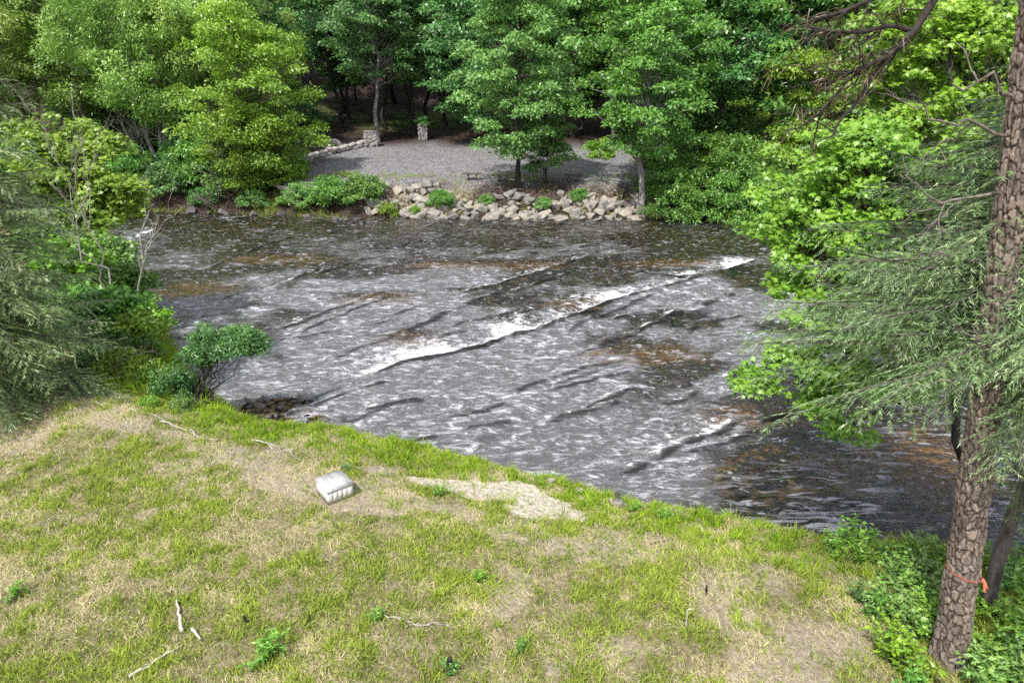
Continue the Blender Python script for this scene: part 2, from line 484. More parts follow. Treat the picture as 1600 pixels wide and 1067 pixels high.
AMBER = [(290, 450, 2.6, 1.8), (585, 462, 2.2, .8), (760, 410, 4, .8), (1050, 405, 2.5, .7), (1000, 545, 2.2, 1.0), (1190, 640, 2.0, .9), (910, 470, 1.8, .7), (640, 525, 1.5, .8), (1250, 725, 2.0, 1.2), (430, 400, 3.0, 1.2), (1430, 700, 1.8, 2.5), (1330, 640, 1.5, 1.2)]
amber_m = np.zeros_like(X)
for (px, py, rx, ry) in AMBER:
    c = plane_z(px, py, WATER - .3); amber_m = np.maximum(amber_m, np.exp(-(((X - c[0]) / rx) ** 2 + ((Y - c[1]) / ry) ** 2)))
amber_m = amber_m * (.4 + .9 * fbm(X * .8, Y * .8, 55))
def ground_part(name, facemask, step_down=None):
    iy, ix = np.nonzero(facemask)
    nx = len(gx)
    quads = np.stack([iy * nx + ix, iy * nx + ix + 1, (iy + 1) * nx + ix + 1, (iy + 1) * nx + ix], -1)
    used, inv = np.unique(quads.ravel(), return_inverse=True)
    V = np.stack([X.ravel()[used], Y.ravel()[used], Z.ravel()[used]], -1)
    g = Geo(); g.add(V, inv.reshape(-1, 4))
    o = g.build(name, M['earth'], smooth=True)
    for nm, arr in (('lawn', lawn_m), ('sand', sand_m), ('litter', lit_all), ('gravel', gravel_m), ('bed', bed_m), ('green', green_m), ('amber', amber_m)):
        at = o.data.attributes.new(nm, 'FLOAT', 'POINT'); at.data.foreach_set('value', arr.ravel()[used].astype(np.float32))
    return tag(o, kind='structure')
fcx = (X[:-1, :-1] + X[1:, 1:]) / 2; fcy = (Y[:-1, :-1] + Y[1:, 1:]) / 2
S_ = near_edge(fcx) - fcy; T_ = fcy - far_edge(fcx)
gf = (gravel_m[:-1, :-1] + gravel_m[1:, 1:]) / 2
sandf = (sand_m[:-1, :-1] + sand_m[1:, 1:]) / 2 > .5
is_near = (S_ > 0); is_far = T_ > 0
ground_part('lawn', is_near & ~sandf)
ground_part('sand_patch', is_near & sandf)
ground_part('riverbed', ~is_near & ~is_far)
isg = is_far & (gf > .5)
ground_part('gravel_clearing', isg)
hill = is_far & ~isg & (T_ > 46)
ground_part('far_bank', is_far & ~isg & ~hill)
ground_part('hillside', hill)

# ------------------------------------------------------------------ river
def river():
    wx = axis(-30, 24, .11, -120, 120)
    wy = np.concatenate([np.arange(5, 30, .085), np.arange(30, 54, .14)])
    x, y = np.meshgrid(wx, wy)
    ledges = [  # photo polylines of the rock ledges, strength, foam width
        ([(545, 592), (640, 568), (730, 548), (850, 512), (960, 470), (1060, 445), (1210, 402)], 1.0, .62),
        ([(990, 425), (1060, 432), (1110, 425)], .65, .5),
        ([(700, 462), (790, 440), (930, 398)], .42, .4),
        ([(690, 512), (760, 497), (850, 478)], .30, .35),
        ([(560, 640), (640, 628), (720, 612)], .50, .5),
        ([(660, 655), (760, 640), (860, 612), (1010, 572)], .34, .4),
        ([(950, 742), (1010, 725), (1070, 690), (1160, 655)], .42, .5),
        ([(500, 665), (600, 640)], .25, .4),
        ([(190, 362), (260, 352), (400, 340)], .65, .5),
        ([(170, 440), (230, 430), (290, 412)], .55, .4),
        ([(150, 385), (215, 372), (275, 350)], .55, .5),
        ([(400, 410), (520, 385)], .22, .3),
        ([(930, 378), (1010, 362)], .35, .3),
        ([(1120, 610), (1230, 580)], .22, .3),
        ([(880, 560), (1000, 515), (1180, 450)], .30, .35),
        ([(1040, 480), (1150, 455), (1240, 430)], .35, .4),
    ]
    rng = np.random.default_rng(8)
    for k in range(44):
        px, py = rng.uniform(250, 1250), rng.uniform(365, 720)
        L = rng.uniform(60, 220); sl = -.30 + rng.normal(0, .05)
        ledges.append(([(px, py), (px + L * .5, py + sl * L * .5 + rng.normal(0, 3)), (px + L, py + sl * L)], rng.uniform(.2, .5), rng.uniform(.15, .35)))
    # flow-stretched ripples: crests lie mostly across the view, skewed with the ledges
    a = x * .94 + y * .34; b = -x * .34 + y * .94
    warp = fbm(x * .5, y * .5, 60) * 2.0
    z = .085 * (fbm(a * .75 + warp, b * 2.1 + warp, 61, 3) - .5) * 2 + .050 * (fbm(a * 2.0, b * 4.6 + warp, 62, 2) - .5) * 2
    calm = sstep(.2, .8, fbm(x * .16, y * .22, 63, 2))
    near_right = sstep(3.5, 8, x) * (1 - sstep(17, 24, y))      # small even ripples close to the right bank
    z = z * (.55 + .75 * calm)
    z = z * (1 - .5 * near_right) + near_right * .030 * np.sin((b * 1.0 + .25 * a) * 11 + 6 * fbm(x * .8, y * .8, 64))
    foam = np.zeros_like(x); lift = np.zeros_like(x); dark = np.zeros_like(x)
    for pts, st, wd in ledges:
        P = np.array([plane_z(p[0], p[1], WATER)[:2] for p in pts])
        best = np.full(x.shape, 1e9); sgn = np.zeros_like(x); par = np.zeros_like(x); acc = 0
        tot = np.linalg.norm(np.diff(P, axis=0), axis=1).sum()
        for p, q in zip(P[:-1], P[1:]):
            ab = q - p; L = np.linalg.norm(ab); e = ab / L
            t = np.clip(((x - p[0]) * e[0] + (y - p[1]) * e[1]) / L, 0, 1)
            dx = x - p[0] - t * ab[0]; dy = y - p[1] - t * ab[1]
            d = np.hypot(dx, dy); better = d < best
            best = np.where(better, d, best)
            sgn = np.where(better, np.sign(e[0] * dy - e[1] * dx), sgn)   # + : far/left side of the ledge
            par = np.where(better, (acc + t * L) / tot, par); acc += L
        sd = best * sgn + .55 * (fbm(x * 1.1, y * 1.1, 70) - .5)
        ends = sstep(0, .10, par) * (1 - sstep(.9, 1.0, par)) + .0
        patch = sstep(.38, .62, fbm(a * .55, b * .45, int(90 + 10 * st + len(pts)), 3))
        f = np.exp(-(np.clip(sd - .1, 0, 9) / (wd * 2.2)) ** 1.1) * sstep(-.12, .10, sd) * (sd < 5)
        foam = np.maximum(foam, f * min(1, st * 1.15) * (((.80 - .22 * par) if st >= 1 else .46) + .8 * patch) * (.35 + .65 * ends))
        lift = lift + .17 * st * ends * np.where(sd < 0, np.exp(-(sd / 1.3) ** 2), np.exp(-(sd / .22) ** 2)) \
                    - .10 * st * ends * np.exp(-((sd - .55) / .4) ** 2)
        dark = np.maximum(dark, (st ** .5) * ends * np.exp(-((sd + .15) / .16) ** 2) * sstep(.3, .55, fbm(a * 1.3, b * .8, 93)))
    z = z + lift + .05 * foam * (fbm(x * 4, y * 4, 75, 2) - .5)
    # riffle: broken water with sky silver painted on; the rest is darker and clear
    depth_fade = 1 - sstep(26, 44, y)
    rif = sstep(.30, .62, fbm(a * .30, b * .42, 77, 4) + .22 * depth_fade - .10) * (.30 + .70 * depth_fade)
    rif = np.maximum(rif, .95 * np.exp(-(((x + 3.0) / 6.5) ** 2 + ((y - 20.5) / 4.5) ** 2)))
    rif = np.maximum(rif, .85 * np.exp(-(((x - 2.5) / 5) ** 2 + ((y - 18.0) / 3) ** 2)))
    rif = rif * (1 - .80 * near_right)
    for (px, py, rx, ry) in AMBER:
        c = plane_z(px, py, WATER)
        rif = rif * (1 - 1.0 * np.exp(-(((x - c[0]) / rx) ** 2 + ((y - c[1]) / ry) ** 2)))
    gx_, gy_ = len(wx), len(wy)
    i = np.arange(gy_ - 1)[:, None] * gx_ + np.arange(gx_ - 1)[None, :]
    keep = (y[:-1, :-1] > near_edge(x[:-1, :-1]) - 1.3) & (y[:-1, :-1] < far_edge(x[:-1, :-1]) + 1.5)
    i = i[keep]
    F = np.stack([i, i + 1, i + gx_ + 1, i + gx_], -1)
    used, inv = np.unique(F.ravel(), return_inverse=True)
    V = np.stack([x.ravel(), y.ravel(), (WATER + z).ravel()], -1)[used]
    g = Geo(); g.add(V, inv.reshape(-1, 4))
    # water material
    k = NT('river_water')
    fo = k.attr('foam'); ri = k.attr('riffle'); dk = k.attr('edge')
    def wn(sx, sy, deg, scale, detail, rough, dist):
        nd = k.n('TexNoise'); nd.inputs['Scale'].default_value = scale; nd.inputs['Detail'].default_value = detail
        nd.inputs['Roughness'].default_value = rough; nd.inputs['Distortion'].default_value = dist
        k.l(k.coord((sx, sy, 1.0), rot=(0, 0, math.radians(deg))), nd.inputs['Vector']); return nd.outputs['Fac']
    w1 = wn(1, 2.6, -20, 1.5, 3, .5, .6); w2 = wn(1, 2.2, -8, 4.0, 2, .5, .5)
    hgt = k.math('ADD', w1, k.math('MULTIPLY', w2, .36))
    bmp = k.bump(hgt, 1.0, .14)
    fr = k.n('Fresnel', IOR=1.5); k.l(bmp, fr.inputs['Normal'])
    gl = k.n('BsdfGlossy'); gl.inputs['Roughness'].default_value = .18; gl.inputs['Color'].default_value = (.96, .96, 1, 1); k.l(bmp, gl.inputs['Normal'])
    tr = k.n('BsdfTransparent'); tr.inputs['Color'].default_value = (.80, .73, .56, 1)
    body = k.n('BsdfDiffuse'); body.inputs['Color'].default_value = (.020, .022, .020, 1)
    under = k.n('MixShader'); under.inputs[0].default_value = .10; k.l(tr.outputs[0], under.inputs[1]); k.l(body.outputs[0], under.inputs[2])
    surf = k.n('MixShader'); k.l(k.math('MULTIPLY', fr.outputs[0], 1.45, True), surf.inputs[0]); k.l(under.outputs[0], surf.inputs[1]); k.l(gl.outputs[0], surf.inputs[2])
    # sky reflection painted as broken pale diffuse flecks along the crests
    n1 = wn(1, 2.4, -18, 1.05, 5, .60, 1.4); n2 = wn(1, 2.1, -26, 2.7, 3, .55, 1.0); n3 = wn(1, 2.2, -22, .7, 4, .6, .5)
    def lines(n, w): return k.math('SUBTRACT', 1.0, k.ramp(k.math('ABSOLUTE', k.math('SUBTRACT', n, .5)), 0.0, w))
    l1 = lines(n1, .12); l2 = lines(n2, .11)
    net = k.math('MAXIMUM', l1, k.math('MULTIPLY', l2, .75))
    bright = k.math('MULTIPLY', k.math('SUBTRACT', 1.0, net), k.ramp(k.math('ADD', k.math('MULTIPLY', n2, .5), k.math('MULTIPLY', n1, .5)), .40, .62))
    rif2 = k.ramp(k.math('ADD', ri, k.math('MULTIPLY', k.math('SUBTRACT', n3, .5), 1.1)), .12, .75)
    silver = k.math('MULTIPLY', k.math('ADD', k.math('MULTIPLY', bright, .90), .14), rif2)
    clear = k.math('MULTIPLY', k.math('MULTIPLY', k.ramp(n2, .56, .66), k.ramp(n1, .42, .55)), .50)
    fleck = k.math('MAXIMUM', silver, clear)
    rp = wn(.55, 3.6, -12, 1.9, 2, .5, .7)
    fleck = k.math('MAXIMUM', fleck, k.math('MULTIPLY', k.math('MULTIPLY', k.ramp(rp, .53, .62), k.attr('ripple')), .62))  # sky glints on the near ripples, painted as pale diffuse lines
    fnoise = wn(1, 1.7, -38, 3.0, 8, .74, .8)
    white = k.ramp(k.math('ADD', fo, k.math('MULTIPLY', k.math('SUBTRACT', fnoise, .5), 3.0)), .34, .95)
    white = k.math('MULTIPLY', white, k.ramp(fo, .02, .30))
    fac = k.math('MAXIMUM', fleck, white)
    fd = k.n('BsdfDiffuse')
    k.l(k.mix(white, (.565, .575, .63), (.94, .95, .95)), fd.inputs['Color'])  # lilac silver is painted sky sheen, near-white is foam
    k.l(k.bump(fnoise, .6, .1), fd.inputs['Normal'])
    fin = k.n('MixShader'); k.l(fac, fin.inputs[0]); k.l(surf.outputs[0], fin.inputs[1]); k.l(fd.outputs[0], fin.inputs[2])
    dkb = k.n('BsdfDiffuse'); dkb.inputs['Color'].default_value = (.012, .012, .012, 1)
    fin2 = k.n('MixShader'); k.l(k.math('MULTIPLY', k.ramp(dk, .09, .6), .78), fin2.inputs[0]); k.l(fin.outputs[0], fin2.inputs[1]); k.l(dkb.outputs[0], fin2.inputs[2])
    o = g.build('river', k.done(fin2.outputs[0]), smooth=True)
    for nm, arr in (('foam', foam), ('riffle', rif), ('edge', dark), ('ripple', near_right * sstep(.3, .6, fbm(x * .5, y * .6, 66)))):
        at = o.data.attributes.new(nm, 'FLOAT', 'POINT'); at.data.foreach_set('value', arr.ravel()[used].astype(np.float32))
    tag(o, kind='structure')
river()

# ------------------------------------------------------------------ plants: builders
def clump_leaves(g, rng, C, r, flat, n, llen, lw, droop=.25, tint0=None, outward=None, spread=.55, tip_tint=.25):
    """n leaves around clump centre C; flattened dome, leaves facing up and out"""
    U = rng.normal(0, 1, (n, 3)); U = norm(U) * (rng.random((n, 1)) ** .45)
    P = U * np.array([r, r, r * flat])
    rr = np.hypot(P[:, 0], P[:, 1]) / r
    P[:, 2] -= droop * r * rr ** 2
    if tint0 is None: tint0 = rng.random()
    D = norm(np.stack([P[:, 0], P[:, 1], -.25 * r * np.ones(n)], -1) + rng.normal(0, .45 * r, (n, 3)))
    N = norm(np.array([0, 0, 1.0]) + rng.normal(0, spread, (n, 3)) + (0 if outward is None else np.asarray(outward) * .5))
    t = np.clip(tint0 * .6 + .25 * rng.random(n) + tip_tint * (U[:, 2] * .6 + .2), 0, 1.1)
    leaves(g, C + P, D, N, llen * rng.uniform(.7, 1.25, n), lw * rng.uniform(.75, 1.2, n), t)

def crown_profile(kind, t):
    if kind == 'round': return np.sqrt(np.clip(1 - (2 * t - 1) ** 2, 0, 1)) ** .8
    if kind == 'cone': return (1 - t) ** .8 * (.75 + .25 * np.minimum(1, t * 6)) + .06
    if kind == 'vase': return np.sqrt(np.clip(1 - (1.7 * (t - .58)) ** 2, 0.02, 1))
    if kind == 'oval': return np.clip(np.sin(PI * (t * .88 + .10)), 0, 1) ** .65
    return 1.0

def broadleaf(name, seed, H, clear, R, n_clump, per, clump_r=.9, flat=.38, llen=.26, lw=.13, trunk_r=.16, prof='oval',
              lean=(0, 0), stems=1, droop=.3, leafm='leaf_mid', barkm='bark', spread=.55, trunk_amp=.02, willow=False):
    rng = np.random.default_rng(seed)
    root = empty(name, (0, 0, 0))
    gt, gc = Geo(), Geo()
    axes = []
    for s in range(stems):
        ang = rng.random() * 6.28; off = 0 if stems == 1 else R * rng.uniform(.15, .4)
        top = np.array([lean[0] + off * math.cos(ang), lean[1] + off * math.sin(ang), H * (.95 if s == 0 else rng.uniform(.7, .95))])
        b0 = np.array([math.cos(ang), math.sin(ang), 0]) * (0 if stems == 1 else trunk_r * 1.2) + np.array([0, 0, -.25])
        P = wander(rng, b0, top, 12, trunk_amp)
        rad = trunk_r * (1 - .86 * np.linspace(0, 1, 12)) * (1 if stems == 1 else .8)
        rad[0] *= 1.5; rad[1] *= 1.05
        tube(gt, P, rad, 8, .5)
        axes.append((P, rad))
    lob = rng.uniform(.75, 1.2, 24)
    for i in range(n_clump):
        P, rad = axes[i % stems]
        t = rng.random() ** .9
        z = clear + (H - clear) * t
        ax = np.array([np.interp(z, P[:, 2], P[:, k]) for k in range(3)])
        ang = rng.random() * 2 * PI
        Rm = R * crown_profile(prof, t) * lob[(int(ang * 3.8) + int(t * 5) * 7) % 24]
        r = Rm * (rng.random() ** .42)
        C = ax + np.array([r * math.cos(ang), r * math.sin(ang), -.12 * r + rng.normal(0, .25)])
        inner = r / (R + 1e-6)
        zb = max(clear * .55 + .3, C[2] - r * rng.uniform(.35, .7) - .2)
        A = np.array([np.interp(zb, P[:, 2], P[:, k]) for k in range(3)])
        rb = min(.35 * np.interp(zb, P[:, 2], rad), .02 + .012 * np.linalg.norm(C - A))
        if i % 2 == 0 or r > .5 * R:
            tube(gt, wander(rng, A, C, 6, .05, .06), np.linspace(rb, .008, 6), 4, .4, cap=False)
        cr = clump_r * rng.uniform(.65, 1.3)
        out = np.array([math.cos(ang), math.sin(ang), 0]) * inner
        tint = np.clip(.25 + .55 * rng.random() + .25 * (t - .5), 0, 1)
        n = int(per * rng.uniform(.7, 1.3) * (cr / clump_r) ** 1.5)
        if willow:
            # fine hanging foliage: narrow leaves down arching twigs
            U = norm(rng.normal(0, 1, (n, 3))) * rng.random((n, 1)) ** .5 * cr
            U[:, 2] = U[:, 2] * .8
            D = norm(out * .9 + np.array([0, 0, -.35]) + rng.normal(0, .55, (n, 3)))
            leaves(gc, C + U, D, norm(rng.normal(0, .7, (n, 3)) + np.array([0, 0, .8]) + out * .5), llen * rng.uniform(.7, 1.3, n), lw * rng.uniform(.7, 1.2, n),
                   np.clip(tint * .65 + .35 * rng.random(n) + .12 * U[:, 2] / cr, 0, 1.1))
        else:
            clump_leaves(gc, rng, C, cr, flat, n, llen, lw, droop, tint, out, spread)
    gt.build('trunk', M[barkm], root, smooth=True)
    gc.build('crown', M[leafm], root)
    return root

def shrub(name, seed, R, H, n_clump, per, clump_r=.3, llen=.12, lw=.06, stems=7, leafm='leaf_mid', barkm='bark_dark', crown_lo=.25, flat=.6, lobedl=False, stem_r=.02, spread=.7):
    rng = np.random.default_rng(seed)
    root = empty(name, (0, 0, 0))
    gs, gf = Geo(), Geo()
    C_all = []
    for i in range(n_clump):
        th = rng.random() * 6.28; u = rng.random()
        ph = math.acos(1 - rng.random() * .95)
        q = np.array([math.sin(ph) * math.cos(th), math.sin(ph) * math.sin(th), math.cos(ph)]) * rng.uniform(.55, 1.0)
        C = np.array([q[0] * R, q[1] * R, H * (crown_lo + (1 - crown_lo) * abs(q[2]))]) * np.array([1, 1, rng.uniform(.85, 1.05)])
        C_all.append(C)
        if lobedl:
            n = int(per * rng.uniform(.7, 1.3)); U = norm(rng.normal(0, 1, (n, 3))) * rng.random((n, 1)) ** .5 * clump_r
            U[:, 2] *= flat
            D = norm(U + np.array([0, 0, -.1]) + rng.normal(0, .15, (n, 3)))
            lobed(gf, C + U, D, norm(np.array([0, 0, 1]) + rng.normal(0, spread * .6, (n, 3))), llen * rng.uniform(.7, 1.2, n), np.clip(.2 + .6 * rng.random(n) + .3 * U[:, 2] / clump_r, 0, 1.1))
        else:
            clump_leaves(gf, rng, C, clump_r * rng.uniform(.7, 1.3), flat, int(per * rng.uniform(.7, 1.3)), llen, lw, .2, rng.random(), norm(C) * .8, spread)
    for i in range(stems):
        C = C_all[i % len(C_all)]
        b = np.array([rng.normal(0, .06 * R), rng.normal(0, .06 * R), -.08])
        tube(gs, wander(rng, b, C, 7, .07), np.linspace(stem_r, stem_r * .25, 7), 5, .5, cap=False)
        for k in range(2):
            C2 = C_all[rng.integers(len(C_all))]
            if np.linalg.norm(C2 - C) < R * 1.2:
                tube(gs, wander(rng, C * .55 + b * .45, C2, 5, .07), np.linspace(stem_r * .5, stem_r * .2, 5), 4, .5, cap=False)
    gs.build('stems', M[barkm], root, smooth=True)
    gf.build('foliage', M[leafm], root)
    return root

def needle_spray(gw, gf, rng, P0, az, L, rise, droop, fine=1.0, wood_r=.018, tint=.5, width=.5, twig_len=.2, sw=.022):
    """one flat drooping hemlock branch: axis, side twigs, and ribbons of needles"""
    d = np.array([math.cos(az), math.sin(az), 0]); side = np.array([-d[1], d[0], 0])
    n = max(5, int(L / .25)); ro = rng.normal(0, .45); side = side * math.cos(ro) + np.array([0, 0, 1.0]) * math.sin(ro)
    s = np.linspace(0, 1, n)
    bend = rng.normal(0, .12)
    ax = P0 + d * (s * L)[:, None] + side * (bend * L * s ** 2)[:, None]
    ax[:, 2] += L * (rise * s - droop * s ** 2)
    tube(gw, ax, np.linspace(wood_r, .004, n), 4, .5, cap=False)
    m = max(6, int(L / .085 * fine))
    st = np.clip((np.arange(m) + rng.uniform(-.3, .3, m)) / m * .9 + .1, .05, 1.0)
    sg = np.where(np.arange(m) % 2 == 0, 1.0, -1.0)
    base = np.stack([np.interp(st, s, ax[:, k]) for k in range(3)], -1)
    tl = (width * L * (1 - st) ** .7 * .62 + .15) * rng.uniform(.65, 1.2, m)
    td = norm(d * rng.uniform(.6, 1.0, (m, 1)) + side * sg[:, None] * rng.uniform(.7, 1.0, (m, 1)) + np.array([0, 0, 1]) * rng.normal(-.18, .14, (m, 1)))
    strips(gw, base, td, tl, .009, .5, .3, rng, 3)
    # herringbone of short needle twigs, in the plane of the spray
    per = np.maximum(4, (tl / .021 * fine).astype(int))
    idx = np.repeat(np.arange(m), per)
    cnt = np.concatenate([np.arange(p) for p in per]); q = (cnt + rng.uniform(-.3, .3, len(idx))) / np.repeat(per, per); q = np.clip(q, .02, 1)
    B = base[idx] + td[idx] * (tl[idx] * q)[:, None]; B[:, 2] -= .30 * tl[idx] * q * q
    sd = norm(np.cross(td[idx], np.array([0, 0, 1.0])))
    alt = np.where(cnt % 2 == 0, 1.0, -1.0)[:, None]
    D = norm(td[idx] * .75 + sd * alt * (.85 - .45 * q[:, None]) + rng.normal(0, .16, (len(idx), 3)) + np.array([0, 0, -.12]))
    tt = np.clip(np.repeat(tint + rng.normal(0, .12, m), per) + .40 * (q - .5) + rng.normal(0, .14, len(idx)), 0, 1.1)
    strips(gf, B, D, twig_len * (1.15 - .6 * q) * rng.uniform(.6, 1.25, len(idx)), sw * rng.uniform(.7, 1.3, len(idx)), tt, .18, rng, 1)

def hemlock(name, seed, loc, H, z0, reach, n_br, trunk_r, az_range=(0, 2 * PI), lean=(0, 0), fine=1.0, leafm='needle', barkm='bark', sw=.022, twig_len=.2, power=.8, droop=(.25, .55), low=0, front=0):
    rng = np.random.default_rng(seed)
    root = empty(name, loc)
    gt, gw, gf = Geo(), Geo(), Geo()
    P = wander(rng, (0, 0, -.3), (lean[0], lean[1], H), 14, .006)
    tube(gt, P, trunk_r * (1 - .93 * np.linspace(0, 1, 14)), 10)
    for i in range(n_br):
        t = (i + rng.random()) / n_br
        z = z0 + (H - z0) * t ** 1.05
        A = np.array([np.interp(z, P[:, 2], P[:, k]) for k in range(3)])
        L = reach * (1 - t) ** power * rng.uniform(.6, 1.15) + .3
        az = rng.uniform(*az_range)
        needle_spray(gw, gf, rng, A, az, L, rng.uniform(-.05, .25), rng.uniform(*droop), fine, .012 + .006 * L, rng.uniform(.25, .75), .5, twig_len, sw)
    for i in range(front):    # boughs reaching past the neighbouring trunk
        z = rng.uniform(z0 + .2, z0 + (H - z0) * .75); A = np.array([np.interp(z, P[:, 2], P[:, k]) for k in range(3)])
        needle_spray(gw, gf, rng, A, rng.uniform(3.5, 4.75), rng.uniform(1.3, 3.0), rng.uniform(.0, .2), .3, fine, .016, rng.uniform(.3, .8), .5, twig_len, sw)
    for i in range(low):      # sparse short shoots below the main crown
        z = z0 * rng.uniform(.55, .95); A = np.array([np.interp(z, P[:, 2], P[:, k]) for k in range(3)])
        needle_spray(gw, gf, rng, A, rng.uniform(2.4, 5.2), rng.uniform(.6, 1.2), .05, .3, fine, .012, rng.uniform(.3, .7), .5, twig_len, sw)
    gt.build('trunk', M[barkm], root, smooth=True)
    gw.build('branches', M[barkm], root)
    gf.build('needles', M[leafm], root)
    return root

def dead_branch_geo(g, rng, P0, D, L, r, depth=3, tint=.5, spread=.7, up=.1):
    D = norm(np.asarray(D, float)); n = 6
    P1 = P0 + D * L + np.array([0, 0, up * L])
    P = wander(rng, P0, P1, n, .06)
    tube(g, P, np.linspace(r, r * .4, n), 5 if r > .015 else 4, tint, cap=False)
    if depth > 0:
        for k in range(rng.integers(2, 5)):
            t = rng.uniform(.3, .95); A = np.array([np.interp(t, np.linspace(0, 1, n), P[:, j]) for j in range(3)])
            dead_branch_geo(g, rng, A, D + rng.normal(0, spread, 3), L * rng.uniform(.35, .65), r * .5, depth - 1, tint, spread, up)

# ------------------------------------------------------------------ far bank trees
def place(root, xyz, label, cat, group=None, rz=0, s=1.0):
    root.location = [float(v) for v in xyz]; root.rotation_euler = (0, 0, rz); root.scale = (s, s, s)
    return tag(root, label, cat, group)

def at(px, py):
    p = land(px, py); return (p[0], p[1], p[2])

# the layered tree in the middle of the clearing
t_mid = broadleaf('broadleaf_tree', 101, 15.5, 2.6, 4.1, 175, 160, .95, .30, .27, .14, .17, 'oval', leafm='leaf_mid', barkm='bark_dark', droop=.4)
place(t_mid, at(810, 291), 'layered green broadleaf tree standing between the slab benches', 'tree', rz=.4)
t_small = broadleaf('broadleaf_tree', 102, 4.6, 1.5, 2.2, 46, 120, .6, .32, .22, .11, .06, 'round', stems=3, leafm='leaf_dark', barkm='bark_dark')
place(t_small, at(852, 288), 'small dark three-stemmed tree beside the layered tree', 'tree')
# the pale-trunked bank tree on the right of the riprap
t_pale = broadleaf('broadleaf_tree', 103, 15.5, 4.6, 4.2, 165, 160, .95, .36, .28, .15, .24, 'oval', lean=(.5, 1.5), leafm='leaf_deep', barkm='bark_pale', droop=.35)
place(t_pale, at(998, 330), 'broadleaf tree with pale trunk rooted in the riprap end', 'tree')
# tall tree with the grey trunk by the first stone pillar
t_tall = broadleaf('broadleaf_tree', 104, 17.5, 6.3, 5.0, 150, 150, 1.0, .34, .28, .15, .22, 'oval', leafm='leaf_dark', barkm='bark_pale', droop=.35)
place(t_tall, at(590, 222), 'tall tree with light grey trunk behind the nearer stone pillar', 'tree')
# yellow-green tree left of the clearing, foliage to the ground
t_yel = broadleaf('broadleaf_tree', 105, 12.6, .9, 4.0, 200, 165, .9, .42, .25, .12, .2, 'oval', stems=2, leafm='leaf_yellow', barkm='bark', droop=.35)
place(t_yel, at(418, 292), 'bright yellow-green tree with foliage hanging over the left bank', 'tree')
t_yel2 = broadleaf('broadleaf_tree', 115, 6.2, .5, 3.0, 90, 150, .75, .45, .22, .11, .12, 'round', stems=3, leafm='leaf_fresh', barkm='bark')
place(t_yel2, at(392, 300), 'low fresh green tree under the yellow-green tree', 'tree')
# willow-like pale trees at upper left
w1 = broadleaf('willow_tree', 106, 16, 4.0, 5.4, 230, 190, 1.0, .5, .30, .10, .2, 'vase', stems=3, leafm='leaf_willow', barkm='bark_pale', willow=True)
place(w1, at(255, 262), 'feathery pale green tree with slim pale stems on left bank', 'tree')
w2 = dup(w1, at(140, 250), 2.2, 1.05, 'feathery pale green tree leaning at the upper left', 'tree')
w3 = dup(w1, np.array(at(330, 262)) + (0, 3, 0.2), 4.1, .98, 'feathery pale tree behind the yellow-green tree', 'tree')
w4 = dup(w1, np.array(at(60, 250)) + (-1, -4, 0), 5.2, .95, 'feathery pale tree at the far upper left corner', 'tree')

# background forest: individual trees, a few shared shapes
mats = [{'crown': M['leaf_dark'], 'trunk': M['bark_dark']}, {'crown': M['leaf_deep'], 'trunk': M['bark']},
        {'crown': M['leaf_mid'], 'trunk': M['bark_dark']}, {'crown': M['leaf_dark'], 'trunk': M['bark']}]
fA = broadleaf('forest_tree', 201, 19, 5.5, 4.6, 120, 120, 1.25, .32, .34, .18, .2, 'oval', leafm='leaf_dark', barkm='bark_dark')
fB = broadleaf('forest_tree', 202, 17, 3.0, 5.0, 130, 120, 1.25, .36, .36, .19, .18, 'round', leafm='leaf_deep', barkm='bark_dark')
fC = broadleaf('forest_tree', 203, 21, 7.0, 4.2, 110, 120, 1.3, .30, .34, .17, .22, 'cone', leafm='leaf_dark', barkm='bark_dark')
fproto = [fA, fB, fC]; fused = [False] * 3
rngF = np.random.default_rng(77)
def forest(px, py_or_y, kind, label, s=1.0, mat=0, byY=False, group=None, dz=0):
    if byY:
        Yv = py_or_y; q = plane_y(px, 200, Yv); xyz = (q[0], Yv, ground(q[0], Yv) + dz)
    else:
        xyz = at(px, py_or_y)
    rz = rngF.random() * 6.28
    if not fused[kind]:
        fused[kind] = True; paint(fproto[kind], mats[mat])
        return place(fproto[kind], xyz, label, 'tree', group, rz, s)
    return dup(fproto[kind], xyz, rz, s, label, 'tree', group, mats[mat])
G2 = 'dark trunks under the forest edge'
LT = 'slim dark-trunked tree shading the ground behind the stone pillars'
for px, py, kd, s in ((530, 192, 2, 1.0), (546, 186, 0, .95), (603, 203, 2, .9), (648, 210, 0, .9), (668, 190, 2, .9), (697, 198, 0, .95)):
    forest(px, py, kd, LT, s, 0, group=G2)
forest(735, 228, 1, 'dark green tree directly behind the layered tree', .95, 0)
forest(895, 215, 1, 'leafy tree behind the gap right of the layered tree', .95, 1)
forest(960, 222, 0, 'green tree behind the pale-trunked bank tree', .9, 1)
forest(1065, 258, 1, 'deep green tree right behind the rhododendron thicket', .85, 1)
forest(1120, 262, 1, 'dark leafy tree above the right end of the rhododendrons', .95, 3)
forest(1190, 270, 0, 'tall dark tree at the right edge of the far clearing', .95, 0)
forest(1260, 290, 1, 'green tree on far bank behind the dead pine branch', .95, 1)
forest(1340, 300, 0, 'green tree on far bank behind the bright maple', 1.0, 2)
forest(1440, 310, 1, 'light green tree on far bank at upper right', 1.05, 2)
forest(1550, 320, 0, 'light green tree on far bank behind the hemlock', 1.0, 2)
GB = 'trees of the dark forest behind the clearing'
LB = 'dark forest tree in the rows behind the far clearing'
